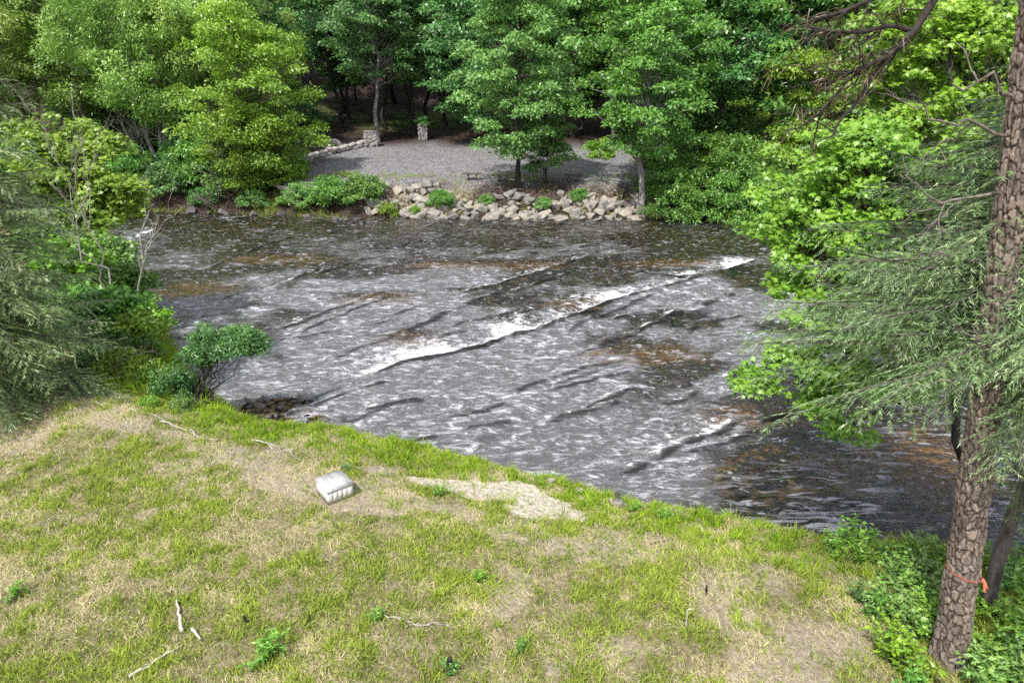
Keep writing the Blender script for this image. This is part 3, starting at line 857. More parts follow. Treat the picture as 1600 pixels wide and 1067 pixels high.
for i, (px, Yv) in enumerate([(40, 66), (130, 70), (215, 66), (300, 70), (370, 66), (440, 72), (480, 84), (560, 92), (620, 96), (690, 92), (740, 80), (800, 76), (850, 84), (910, 78), (980, 74),
                              (1040, 72), (1100, 70), (1170, 72), (1240, 68), (1310, 66), (1390, 66), (1470, 64), (1560, 62), (505, 100), (590, 106), (660, 104), (720, 98), (860, 96), (960, 90), (1080, 86), (1200, 84),
                              (450, 96), (350, 84), (250, 82), (540, 84), (640, 86), (1330, 80), (1500, 76)]):
    forest(px, Yv, [0, 1, 2][i % 3], LB, rngF.uniform(.9, 1.2), [0, 3, 0, 1][i % 4], True, GB)

# far bank shrubs
rh = shrub('rhododendron', 301, 2.6, 3.3, 90, 90, .55, .22, .09, 8, 'leaf_deep', crown_lo=.05, flat=.55, spread=.6)
place(rh, at(1060, 338), 'rounded dark rhododendron next to the pale tree trunk', 'shrub', 'rhododendrons on the far right bank')
for px, py, s, l in ((1120, 345, 1.0, 'rhododendron in the middle of the far right thicket'), (1175, 345, .95, 'rhododendron at right end of the thicket by the maple'),
                     (1090, 292, 1.15, 'taller rhododendron at the back of the far right thicket'), (1150, 300, 1.2, 'taller rhododendron behind the right end of the thicket'),
                     (1235, 352, 1.0, 'bank shrub seen beyond the tip of the bright maple'), (1040, 300, .8, 'small dark shrub behind the pale trunk')):
    dup(rh, at(px, py), rngF.random() * 6, s, l, 'shrub', 'rhododendrons on the far right bank')
GU = 'understory bushes on the slopes behind the far bank'
for k in range(46):
    px, py = (rngF.uniform(-20, 470), rngF.uniform(185, 285)) if k % 2 else (rngF.uniform(1050, 1620), rngF.uniform(190, 320))
    if k % 2 == 0 and px < 1180 and py > 250: continue
    dup(rh, at(px, py), rngF.random() * 6, rngF.uniform(.8, 1.5), 'bush in the understory of the wooded far slope', 'shrub', GU, {'foliage': M[['leaf_mid', 'leaf_deep', 'leaf_fresh', 'leaf_dark'][k % 4]]})
yb = shrub('leafy_shrub', 302, 1.1, 1.3, 40, 60, .35, .17, .08, 6, 'leaf_yellow', crown_lo=.05)
place(yb, at(1150, 352), 'yellowish green shrub at water edge below the rhododendrons', 'shrub')
db = shrub('leafy_shrub', 303, 2.0, 2.4, 70, 90, .5, .22, .1, 8, 'leaf_dark', crown_lo=.1)
place(db, at(272, 300), 'dark glossy shrub on the far left bank by driftwood', 'shrub')
for px, py, s, mt, l in ((520, 318, .85, 'leaf_deep', 'broad green shrub on bank left of the riprap'), (570, 312, .8, 'leaf_deep', 'green shrub touching the left end of the riprap'),
                         (470, 320, .7, 'leaf_mid', 'green shrub behind the driftwood log'), (395, 322, .55, 'leaf_mid', 'small shrub at water edge below the yellow tree'),
                         (690, 322, .5, 'leaf_deep', 'small shrub growing among the riprap boulders'), (760, 318, .3, 'leaf_mid', 'tiny shrub in the middle of the riprap slope'), (850, 325, .34, 'leaf_mid', 'tiny shrub low on the riprap below the small dark tree'), (905, 312, .36, 'leaf_deep', 'tiny dark shrub high on the riprap near the right bench'), (320, 318, .55, 'leaf_dark', 'low dark shrub hanging over the water at left'),
                         (355, 300, .8, 'leaf_mid', 'leafy shrub between dark shrub and driftwood'), (445, 285, .8, 'leaf_fresh', 'shrub at the foot of the yellow-green tree')):
    dup(db, at(px, py), rngF.random() * 6, s, l, 'shrub', None, {'foliage': M[mt]})
for px, py, s, l in ((605, 338, .8, 'bright lime green shrub at the water edge of riprap'), (648, 336, .55, 'smaller lime green shrub right of the bright one'), (440, 322, .5, 'bright grassy shrub by the log')):
    dup(yb, at(px, py), rngF.random() * 6, s, l, 'shrub', None, {'foliage': M['leaf_fresh']})
for px, py, s, l in ((1010, 262, 1.2, 'bush beside the climbing gravel track'), (935, 245, 1.3, 'yellow-green bush on the slope behind the clearing'), (470, 268, .9, 'low bush at the left edge of the gravel')):
    dup(yb, at(px, py), rngF.random() * 6, s, l, 'shrub')

# ------------------------------------------------------------------ riprap boulders
def ico(sub):
    import bmesh
    bm = bmesh.new(); bmesh.ops.create_icosphere(bm, subdivisions=sub, radius=1)
    V = np.array([v.co[:] for v in bm.verts]); F = np.array([[v.index for v in f.verts] for f in bm.faces]); bm.free()
    return V, F
ICO4 = ico(4); ICO3 = ico(3); ICO2 = ico(2)
def chisel(seed, n=11, base=ICO3, soft=.03):
    rng = np.random.default_rng(seed); V, F = base
    nrm = norm(rng.normal(0, 1, (n, 3))); d = rng.uniform(.55, .95, n)
    if soft < .02:
        ax = norm(np.array([[1, 0, 0], [-1, 0, 0], [0, 1, 0], [0, -1, 0], [0, 0, 1], [0, 0, -1.0]]) + rng.normal(0, .22, (6, 3)))
        nrm = np.concatenate([ax, nrm[:6]]); d = np.concatenate([rng.uniform(.5, .78, 6), rng.uniform(.62, .9, 6)])
    dots = V @ nrm.T
    r = np.where(dots > .05, d[None, :] / np.maximum(dots, .05), 9).min(1)
    r = np.minimum(r, 1.15) + rng.normal(0, soft * .4, len(V))
    return V * r[:, None], F
boulders = []
for i in range(6):
    V, F = chisel(400 + i, 9, ICO4, .010); g = Geo(); g.add(V * np.array([1, .8, .62]), F)
    boulders.append(g.build('boulder', M['rock']))
used_b = [False] * 6
rngB = np.random.default_rng(5)
def boulder(x, y, s, label, group=None, mat='rock', sink=.3, flat=1.0, z=None):
    i = rngB.integers(6); o = boulders[i]
    if used_b[i]: o = o.copy(); COL.objects.link(o)
    used_b[i] = True
    o.location = (x, y, (ground(x, y) if z is None else z) + s * (.5 - sink))
    o.rotation_euler = (rngB.normal(0, .35), rngB.normal(0, .35), rngB.random() * 6.28)
    o.scale = (s, s * rngB.uniform(.75, 1.1), s * rngB.uniform(.75, 1.15) * flat)
    o.material_slots[0].link = 'OBJECT'; o.material_slots[0].material = M[mat]
    return tag(o, label, 'boulder', group)
def scatter_boulders(n, x0, x1, t0, t1, s0, s1, label, group, power=1.0):
    for _ in range(n):
        x = rngB.uniform(x0, x1); t = rngB.uniform(t0, t1); s = s0 + (s1 - s0) * rngB.random() ** power
        boulder(x, far_edge(x) + t, s, label, group)
for x in np.linspace(-6.6, 8.5, 17):
    boulder(x + rngB.normal(0, .25), far_edge(x) + rngB.uniform(-.25, .2), rngB.uniform(.5, .9), 'large flat boulder at the waterline of the riprap bank', 'riprap boulders along the waterline', sink=.35, flat=.6)
scatter_boulders(85, -5.8, 2.4, .2, 1.9, .22, .66, 'pale angular boulder on the riprap slope below the benches', 'riprap boulders below the benches', 1.6)
scatter_boulders(70, 2.6, 9.4, .2, 2.1, .22, .68, 'pale angular boulder heaped beside the pale-trunked tree', 'riprap boulders beside the pale tree', 1.5)
scatter_boulders(44, -10.5, -5, .4, 2.7, .25, .75, 'tan boulder at the left end of the riprap slope', 'riprap boulders at the left end', 1.4)
q = land(665, 296); boulder(q[0], q[1], .75, 'big square pale boulder topping the riprap slope', sink=.2)
for px, py, s in ((350, 335, .5), (300, 333, .6), (440, 338, .45), (480, 342, .5), (525, 345, .45), (395, 338, .4), (560, 347, .4)):
    q = land(px, py); boulder(q[0], q[1], s, 'dark wet rock at foot of the overgrown left bank', 'dark rocks below the overgrown bank', 'rock_dark')

# ------------------------------------------------------------------ benches, stonework
def box_geo(g, c, s, rz=0, tint=.5, taper=0.0):
    V = np.array([[x, y, z] for z in (-.5, .5) for y in (-.5, .5) for x in (-.5, .5)]) * np.array(s)
    V[4:, :2] *= (1 - taper)
    R = np.array([[math.cos(rz), -math.sin(rz), 0], [math.sin(rz), math.cos(rz), 0], [0, 0, 1]])
    g.add(V @ R.T + np.array(c), [[0, 2, 3, 1], [4, 5, 7, 6], [0, 1, 5, 4], [2, 6, 7, 3], [0, 4, 6, 2], [1, 3, 7, 5]], tint)

def make_bench():
    root = empty('slab_bench', (0, 0, 0))
    g = Geo()
    xs = np.linspace(-.95, .95, 13); prof = .62 + .07 * (np.abs(xs) / .95) ** 2.5
    V = []
    for x, z in zip(xs, prof):
        w = .30 + .04 * (abs(x) / .95)
        V += [(x, -w, z), (x, w, z), (x, w, z + .10), (x, -w, z + .10)]
    F = []
    for i in range(12):
        a = i * 4; b = a + 4
        F += [[a, a + 1, b + 1, b], [a + 1, a + 2, b + 2, b + 1], [a + 2, a + 3, b + 3, b + 2], [a + 3, a, b, b + 3]]
    F += [[0, 3, 2, 1], [48, 49, 50, 51]]
    g.add(V, F); g.build('seat', M['bench_wood'], root)
    for x in (-.42, .42):
        g = Geo(); box_geo(g, (x, 0, .27), (.16, .42, .72), 0, .5, -.08); g.build('leg', M['bench_wood'], root)
    g = Geo(); box_geo(g, (0, 0, .22), (.68, .10, .10)); g.build('stretcher', M['bench_wood'], root)
    return root
bench = make_bench()
place(bench, at(738, 282), 'dark slab bench, leftmost of the three by the riverbank', 'bench', 'slab benches', .05, .7)
dup(bench, at(786, 284), -.04, .7, 'dark slab bench just left of the layered tree trunk', 'bench', 'slab benches')
dup(bench, at(896, 285), .03, .7, 'dark slab bench right of the small dark tree', 'bench', 'slab benches')

def pebble_wall(g, rng, face_pts, normals, size):
    """lumpy cobbles set on a surface"""
    V0, F0 = ICO2
    for p, nn in zip(face_pts, normals):
        nn = nn / np.linalg.norm(nn)
        a = np.cross(nn, (0, 0, 1)); a = a / (np.linalg.norm(a) + 1e-6); b = np.cross(nn, a)
        s = size * rng.uniform(.6, 1.25)
        sx, sy = s * rng.uniform(.8, 1.3), s * rng.uniform(.7, 1.0)
        V = V0 * (1 + rng.normal(0, .03, (len(V0), 1)))
        V = V[:, :1] * a * sx + V[:, 1:2] * b * sy + V[:, 2:] * nn * s * .4 + p
        g.add(V, F0, rng.random())

def stone_pillar(seed, w, h):
    rng = np.random.default_rng(seed)
    root = empty('stone_pillar', (0, 0, 0))
    g = Geo(); box_geo(g, (0, 0, h / 2 - .1), (w * .9, w * .9, h + .2)); g.build('mortar_core', M['mortar'], root)
    P, N = [], []
    st = .21
    for fx, fy in ((1, 0), (-1, 0), (0, 1), (0, -1)):
        for z in np.arange(.08, h, st * .9):
            for u in np.arange(-w / 2 + .08, w / 2, st):
                p = np.array([fx * w * .45 + (u if fx == 0 else 0), fy * w * .45 + (u if fy == 0 else 0), z]) + rng.normal(0, .025, 3)
                P.append(p); N.append(np.array([fx, fy, 0.0]))
    g = Geo(); pebble_wall(g, rng, P, N, .13); g.build('cobble_facing', M['stonework'], root, smooth=True)
    P = [np.array([rng.uniform(-.45, .45) * w, rng.uniform(-.45, .45) * w, h]) for _ in range(34)]
    g = Geo(); box_geo(g, (0, 0, h + .02), (w * 1.02, w * 1.02, .1)); pebble_wall(g, rng, P, [np.array([.01, 0, 1.0])] * 34, .16); g.build('cap', M['stonework'], root)
    return root
p1 = stone_pillar(11, 1.5, 1.75)
place(p1, at(580, 229), 'cobblestone pillar in front of the tall grey trunk', 'stone pillar', 'stone pillars', .25, .76)
p2 = stone_pillar(12, 1.0, 1.75)
place(p2, at(661, 219), 'narrower cobblestone pillar in forest shade with leafy top', 'stone pillar', 'stone pillars', .1, .82)
q = at(661, 219)
pl = dup(yb, (q[0], q[1], q[2] + 1.46), 1.0, .65, 'dark leafy plant on top of the narrower stone pillar', 'plant', None, {'foliage': M['leaf_dark']})

def stone_arch():
    rng = np.random.default_rng(3)
    root = empty('stone_arch', (0, 0, 0))
    P, N = [], []
    for k, th in enumerate(np.linspace(0, PI, 15)):
        for rr in (.95, .72):
            P.append(np.array([math.cos(th) * rr, rng.normal(0, .02) - .12, math.sin(th) * rr * 1.15])); N.append(np.array([.02, -1, 0]))
        P.append(np.array([math.cos(th) * 1.02, .05, math.sin(th) * 1.18])); N.append(np.array([math.cos(th), -.2, math.sin(th)]))
    g = Geo(); pebble_wall(g, rng, P, N, .17); g.build('arch_ring', M['stonework'], root, smooth=True)
    g = Geo(); V = [(0, -.02, -.1)] + [(math.cos(t) * .98, -.02, math.sin(t) * 1.13 - .1 * (math.sin(t) == 0)) for t in np.linspace(0, PI, 17)]
    Vb = [(x, .5, z) for x, y, z in V]
    F = [[0, i + 1, i] for i in range(1, 17)]
    g.add(V + Vb, F + [[18 + a for a in f[::-1]] for f in F]); g.add(V + Vb, [[i, i + 1, 19 + i, 18 + i] for i in range(1, 17)])
    g.build('back_fill', M['mortar'], root)
    return root
sa = stone_arch(); place(sa, at(522, 234), 'round-topped stone arch left of the cobblestone pillar', 'stone arch', None, .15, .75)

def low_wall():
    rng = np.random.default_rng(4)
    a = land(478, 252); b = land(520, 240); c = land(568, 229)
    root = empty('stone_wall', b)
    V0, F0 = ICO2; g = Geo()
    for t in np.linspace(0, 1, 26):
        p = (1 - t) ** 2 * a + 2 * t * (1 - t) * b + t * t * c
        for k in range(2):
            z = ground(p[0], p[1]) + .12 + .24 * k
            V = V0 * np.array([.30, .26, .17]) * rng.uniform(.8, 1.2) * (1 + rng.normal(0, .04, (len(V0), 1)))
            g.add(V + np.array([p[0], p[1], z]) + rng.normal(0, .05, 3) - b, F0)
    o = g.build('cobbles', M['stonework'], root)
    return tag(root, 'low cobblestone edging wall curving towards the stone pillar', 'stone wall')
low_wall()

# ------------------------------------------------------------------ driftwood, dead wood
def deadwood(name, seed, loc, D, L, r, label, cat, depth=3, mat='deadwood', spread=.6, up=.1, n=1, group=None):
    rng = np.random.default_rng(seed); g = Geo()
    for k in range(n):
        dead_branch_geo(g, rng, np.array([rng.normal(0, .15), rng.normal(0, .15), 0]) if n > 1 else np.zeros(3), np.asarray(D) + (rng.normal(0, .25, 3) if n > 1 else 0), L * rng.uniform(.75, 1.1), r, depth, .5, spread, up)
    o = g.build(name, M[mat], smooth=True); o.location = [float(v) for v in loc]
    return tag(o, label, cat, group)
deadwood('dead_sapling', 1, (-14.5, 24.2, ground(-14.5, 24.2)), (.02, 0, 1), 4.3, .042, 'bare whitish sapling with upright twigs before left bank', 'dead sapling', 3, 'deadwood', .35, .3, 2)
deadwood('dead_branch', 2, (-14.3, 24.0, ground(-14.3, 24.0)), (.50, 0, .95), 4.9, .05, 'bare pale branch leaning right over the water', 'dead branch', 2, 'deadwood', .3, .15)
q = at(418, 292)
deadwood('driftwood_branch', 3, at(375, 300), (-1, -.2, .7), 2.8, .07, 'pale forked driftwood on far left bank', 'driftwood', 3, 'deadwood', .5)
deadwood('driftwood_branch', 4, at(385, 303), (-.5, -.3, .9), 2.6, .06, 'upright bleached branch among the left bank driftwood', 'driftwood', 3, 'deadwood', .5)
deadwood('driftwood_branch', 5, at(345, 290), (1, -.3, .25), 2.8, .05, 'thin grey branches lying over the left bank', 'driftwood', 3, 'deadwood_dark', .6)
g = Geo(); tube(g, wander(np.random.default_rng(4), (-1.3, .3, .75), (.9, -.5, .0), 8, .02), np.linspace(.16, .26, 8), 9)
o = g.build('driftwood_log', M['deadwood'], smooth=True); o.location = at(455, 305); tag(o, 'thick bleached log slanting into the water at left', 'log')
g = Geo(); tube(g, wander(np.random.default_rng(9), (-.4, .5, .45), (2.2, .6, .5), 8, .02), np.linspace(.12, .07, 8), 8)
o = g.build('driftwood_log', M['deadwood'], smooth=True); o.location = at(450, 300); tag(o, 'thin straight log lying behind the thick slanting log', 'log')
for i, (px, py) in enumerate(((240, 262), (265, 262), (232, 258), (300, 268), (215, 262), (330, 270), (285, 264))):
    deadwood('bare_stems', 60 + i, at(px, py), (rngF.normal(0, .15), 0, 1), 3.0, .04, 'tangle of bare pale stems in the dark thicket at left', 'dead shrub', 3, 'deadwood', .45, .2, 2, 'bare stems under the willow trees')
deadwood('root_tangle', 80, at(330, 325), (.2, -.5, .15), 2.2, .05, 'dark root tangle overhanging the water at far left', 'roots', 3, 'deadwood_dark', .9, 0, 5)
deadwood('root_tangle', 81, at(245, 318), (-.2, -.4, .1), 2.6, .05, 'brown root tangle on the earth bank at far left', 'roots', 3, 'deadwood_dark', .9, 0, 5)

# ------------------------------------------------------------------ near left bank
hl = hemlock('hemlock_tree', 501, (-14.7, 17.9, ground(-14.7, 17.9)), 12.5, .1, 3.3, 300, .2, fine=.85, sw=.020, twig_len=.13, power=.40, droop=(.05, .40), az_range=(-2.2, 1.3))
tag(hl, 'grey-green hemlock with drooping sprays filling the left edge', 'tree')
hl2 = hemlock('hemlock_tree', 502, (-19.0, 21.5, ground(-19.0, 21.5)), 11.5, .3, 4.2, 90, .2, fine=.6, sw=.035, twig_len=.2, power=.6)
tag(hl2, 'second hemlock standing behind the one at the left edge', 'tree')
def crown_tree(name, seed, base, lobes, per, leafL, mat, bark, trunk_r, fork, maple=True, clump_r=.45, flat=.45, wood_tint=.4, tipz=0):
    """tree shaped from world-space lobes: (centre, radii, clumps)"""
    rng = np.random.default_rng(seed); base = np.asarray(base, float); fork = np.asarray(fork, float)
    root = empty(name, base); gt, gc = Geo(), Geo()
    tr = wander(rng, (0, 0, -.3), fork - base, 8, .02)
    tube(gt, tr, np.linspace(trunk_r * 1.15, trunk_r * .7, 8), 9)
    for c, rad, nc in lobes:
        c = np.asarray(c, float) - base; f = fork - base
        limb = wander(rng, f, c, 8, .05, .04)
        tube(gt, limb, np.linspace(trunk_r * .45, .018, 8), 6, .4, cap=False)
        for k in range(nc):
            u = norm(rng.normal(0, 1, 3)) * rng.random() ** .4
            C = c + u * np.asarray(rad)
            A = limb[rng.integers(4, 8)]
            tube(gt, wander(rng, A, C, 5, .07, .05), np.linspace(.016, .004, 5), 4, .4, cap=False)
            n = int(per * rng.uniform(.7, 1.3)); cr = clump_r * rng.uniform(.7, 1.3); t0 = rng.random()
            if maple:
                U = norm(rng.normal(0, 1, (n, 3))) * rng.random((n, 1)) ** .5 * cr
                U[:, 2] = U[:, 2] * flat - .35 * (U[:, 0] ** 2 + U[:, 1] ** 2) / cr
                D = norm(U * np.array([1, 1, .3]) + np.array([0, 0, -.25 * cr]) + rng.normal(0, .3 * cr, (n, 3)))
                N = norm(np.array([0, -.25, 1]) + rng.normal(0, .42, (n, 3)))
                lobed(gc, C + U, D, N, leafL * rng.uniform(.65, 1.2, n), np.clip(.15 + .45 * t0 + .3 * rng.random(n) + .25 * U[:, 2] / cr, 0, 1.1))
            else:
                clump_leaves(gc, rng, C, cr, flat, n, leafL, leafL * .5, .35, t0, u * .7)
    gt.build('trunk', M[bark], root, smooth=True)
    gc.build('crown', M[mat], root)
    return root
LMUL = 1.0
def Lb(px, py, Yv, rad, n): return (plane_y(px, py, Yv), rad, int(n * LMUL))
bx, by = -21.5, 28.0
lm = crown_tree('maple_tree', 511, (bx, by, ground(bx, by)), [
    Lb(75, 215, 27, (1.9, 1.2, .9), 26), Lb(130, 235, 27, (1.5, 1.2, .8), 20), Lb(165, 285, 26.5, (1.5, 1.2, .7), 22), Lb(100, 290, 26, (1.8, 1.2, .9), 26),
    Lb(60, 260, 26.5, (1.5, 1.0, .8), 18), Lb(195, 312, 26.5, (.9, .8, .5), 10), Lb(130, 330, 25.5, (1.5, 1.0, .7), 16)],
    70, .21, 'leaf_maple', 'bark_dark', .13, (bx + .6, by, 2.6), True, .6, .4)
tag(lm, 'vivid green maple between the left hemlock and the water', 'tree')
lm2 = shrub('leafy_shrub', 512, 1.5, 1.9, 60, 42, .45, .2, .1, 7, 'leaf_maple', 'bark_dark', .1, .5, True)
place(lm2, np.array(at(150, 382)) + (-1.2, 0, 0), 'vivid green low branches at water edge by bare sapling', 'shrub')
for px, py, s, mt, l in ((90, 400, 1.35, 'leaf_deep', 'dark green shrub between hemlock sprays and bare sapling'), (120, 345, 1.2, 'leaf_fresh', 'fresh green shrub under the vivid maple')):
    dup(lm2, np.array(at(px, py)), 1 + px, s, l, 'shrub', None, {'foliage': M[mt]})
lbs = [(190, 350, 1.0, 'leaf_fresh', 'fresh green shrub at water edge left of the whitish sapling'), (165, 420, .95, 'leaf_mid', 'mid green shrub at the foot of the whitish sapling'),
       (205, 455, .75, 'leaf_deep', 'dark shrub hanging over the water below the whitish sapling'), (120, 440, 1.1, 'leaf_fresh', 'fresh shrub against the hemlock behind the dark sapling'),
       (222, 515, .7, 'leaf_fresh', 'fresh shrub at water edge behind the round shrub'), (90, 520, 1.0, 'leaf_deep', 'deep green shrub against the hemlock sprays'), (150, 530, .8, 'leaf_mid', 'mid green shrub between hemlock and yellow-green sapling'),
       (188, 530, .7, 'leaf_deep', 'deep green shrub under the large-leaved sapling')]
for px, py, s, mt, l in lbs:
    dup(lm2, np.array(at(px, py)), px * .37, s, l, 'shrub', None, {'foliage': M[mt]})
# dark broad-leaved sapling, yellow-green sapling, bushes on the left bank
q = plane_y(150, 585, 21.0); sx, sy = -13.2, 21.3
rt = crown_tree('leafy_sapling', 521, (sx - .35, sy, ground(sx - .35, sy)), [Lb(150, 462, sy, (.95, .7, .45), 26), Lb(195, 468, sy, (.6, .5, .3), 10), Lb(120, 490, sy, (.6, .5, .4), 10), Lb(165, 500, sy - .3, (.6, .4, .3), 10)],
    44, .26, 'leaf_deep', 'bark_dark', .06, (sx - .1, sy, 1.3), False, .36, .5)
tag(rt, 'dark green large-leaved sapling on the left bank', 'sapling')
b2 = land(233, 575)
yt = crown_tree('leafy_sapling', 522, b2, [(b2 + (-.15, 0, 1.75), (.7, .5, .25), 16), (b2 + (.35, 0, 1.5), (.6, .4, .22), 12)], 34, .2, 'leaf_yellow', 'bark', .022, b2 + (0, 0, 1.0), False, .3, .4)
tag(yt, 'thin yellow-green sapling between the dark sapling and round shrub', 'sapling')
sb = shrub('leafy_shrub', 523, .85, 1.05, 60, 55, .26, .13, .05, 10, 'leaf_fresh', 'bark_dark', .05)
place(sb, at(195, 590), 'dense fresh green bush below the dark sapling', 'shrub')
for px, py, s, mt, l in ((232, 600, .85, 'leaf_fresh', 'fresh green bush right beside the round shrub stems'), (268, 612, .7, 'leaf_mid', 'mid green bush at the foot of the round shrub'),
                         (150, 575, .8, 'leaf_mid', 'green bush at the edge of the left hemlock'), (235, 635, .34, 'leaf_fresh', 'small grassy green tuft on the debris line'), (215, 560, .9, 'leaf_deep', 'darker bush behind the fresh green bush'),
                         (285, 640, .4, 'leaf_mid', 'small low bush beside the round shrub roots')):
    dup(sb, at(px, py), px * .1, s, l, 'shrub', None, {'foliage': M[mt]})

def round_shrub():
    rng = np.random.default_rng(531); b = land(305, 628); b[2] = max(b[2], WATER - .05)
    root = empty('round_shrub', b); gs, gf = Geo(), Geo()
    ctr = plane_y(342, 528, b[1] + .1) - b
    BL = [((0, 0, .08), (.75, .6, .44)), ((.62, .1, -.04), (.5, .5, .36)), ((-.55, -.1, -.22), (.55, .5, .38)), ((.25, -.3, -.18), (.6, .4, .22)), ((.95, 0, -.22), (.35, .35, .2)), ((-.85, .1, -.62), (.45, .35, .35))]
    for k in range(125):
        u = norm(rng.normal(0, 1, 3)) * rng.random() ** .4
        lc, lr = BL[k % 6]
        C = ctr + np.array(lc) + u * np.array(lr)
        clump_leaves(gf, rng, C, .22 * rng.uniform(.7, 1.3), .7, 85, .105, .044, .2, rng.random() * .7 + .5 * max(0, u[2]) - .1, u * .8, .9)
        if k % 5 == 0:
            tube(gs, wander(rng, (rng.normal(0, .2), rng.normal(0, .12), -.1), C * np.array([.75, .75, .85]), 8, .05), np.linspace(.020, .007, 8), 5)
    for k in range(44):   # lower leafy shoots on the left
        C = np.array([rng.uniform(-1.0, -.05), rng.uniform(-.2, .4), rng.uniform(.25, 1.0)])
        clump_leaves(gf, rng, C, .22, .7, 40, .11, .045, .2, rng.random() * .5, None, .8)
    gs.build('stems', M['bark_dark'], root, smooth=True); gf.build('foliage', M['leaf_bluish'], root)
    g = Geo()
    for k in range(60):
        a = rng.random() * 6.28; L = rng.uniform(.2, .6)
        tube(g, wander(rng, (rng.normal(0, .2), rng.normal(0, .15), .12), (math.cos(a) * L, math.sin(a) * L - .1, rng.uniform(-.1, .15)), 5, .1), np.linspace(.016, .006, 5), 4)
    g.build('root_mat', M['deadwood_dark'], root)
    return tag(root, 'round-crowned grey-green shrub on bare fanned stems at water edge', 'shrub')
round_shrub()
deadwood('brush_pile', 541, at(140, 598), (1, .15, .15), 1.6, .025, 'pile of grey dead sticks at the foot of the left hemlock', 'brush pile', 2, 'deadwood_dark', .5, .05, 9)

# cobbles on the gravel bar beside the round shrub
cob = []
for i in range(4):
    V, F = chisel(450 + i, 14, ICO2, .05); g = Geo(); g.add(V * np.array([1, .8, .55]), F); cob.append(g.build('cobble', M['rock_dark']))
rngC = np.random.default_rng(15)
for k in range(48):
    o = cob[k % 4]
    if k >= 4: o = o.copy(); COL.objects.link(o)
    x = -6.9 + rngC.normal(0, 1.1); y = 19.5 + rngC.normal(0, .75)
    y = max(y, near_edge(x) + .05)
    s = rngC.uniform(.06, .17)
    o.location = (x, y, ground(x, y) + s * .15); o.rotation_euler = (rngC.normal(0, .3), rngC.normal(0, .3), rngC.random() * 6.28); o.scale = (s * 1.2, s, s)
    tag(o, 'dark brown cobble on the shallow bar by the round shrub', 'cobble', 'cobbles on the shallow bar')
for px, py, s in ((740, 716, .16), (757, 722, .18), (772, 727, .17), (700, 705, .13), (848, 747, .17), (862, 752, .14), (905, 771, .16), (955, 786, .15), (965, 790, .2), (975, 792, .14), (720, 712, .12), (312, 634, .12), (335, 640, .1)):
    q = land(px, py); boulder(q[0], q[1], s, 'pale stone half hidden in the grass of the near bank', 'pale stones in the bank grass', sink=.25)
for px, py, sx_, sy_, l, mt in ((1250, 725, .42, .3, 'ochre rock under the clear water by the right bank', 'ochre'), (1135, 732, .5, .3, 'olive rock just under the water near the bank', 'olive'),
                            (1275, 712, .5, .3, 'long ochre rock behind the ochre one under water', 'ochre'), (1210, 745, .8, .4, 'dark rock slab under the water near the bank', 'dark')):
    if mt not in M:
        M[mt] = stone_mat(mt, *{'ochre': ((.42, .20, .035), (.70, .40, .09)), 'olive': ((.20, .17, .06), (.38, .32, .12)), 'dark': ((.03, .025, .02), (.07, .055, .04))}[mt])
    q = plane_z(px, py, WATER - .12)
    o = boulder(q[0], q[1], 1, l, None, mt, z=WATER - .42); o.scale = (sx_, sy_, .34); o.rotation_euler = (0, 0, .4)

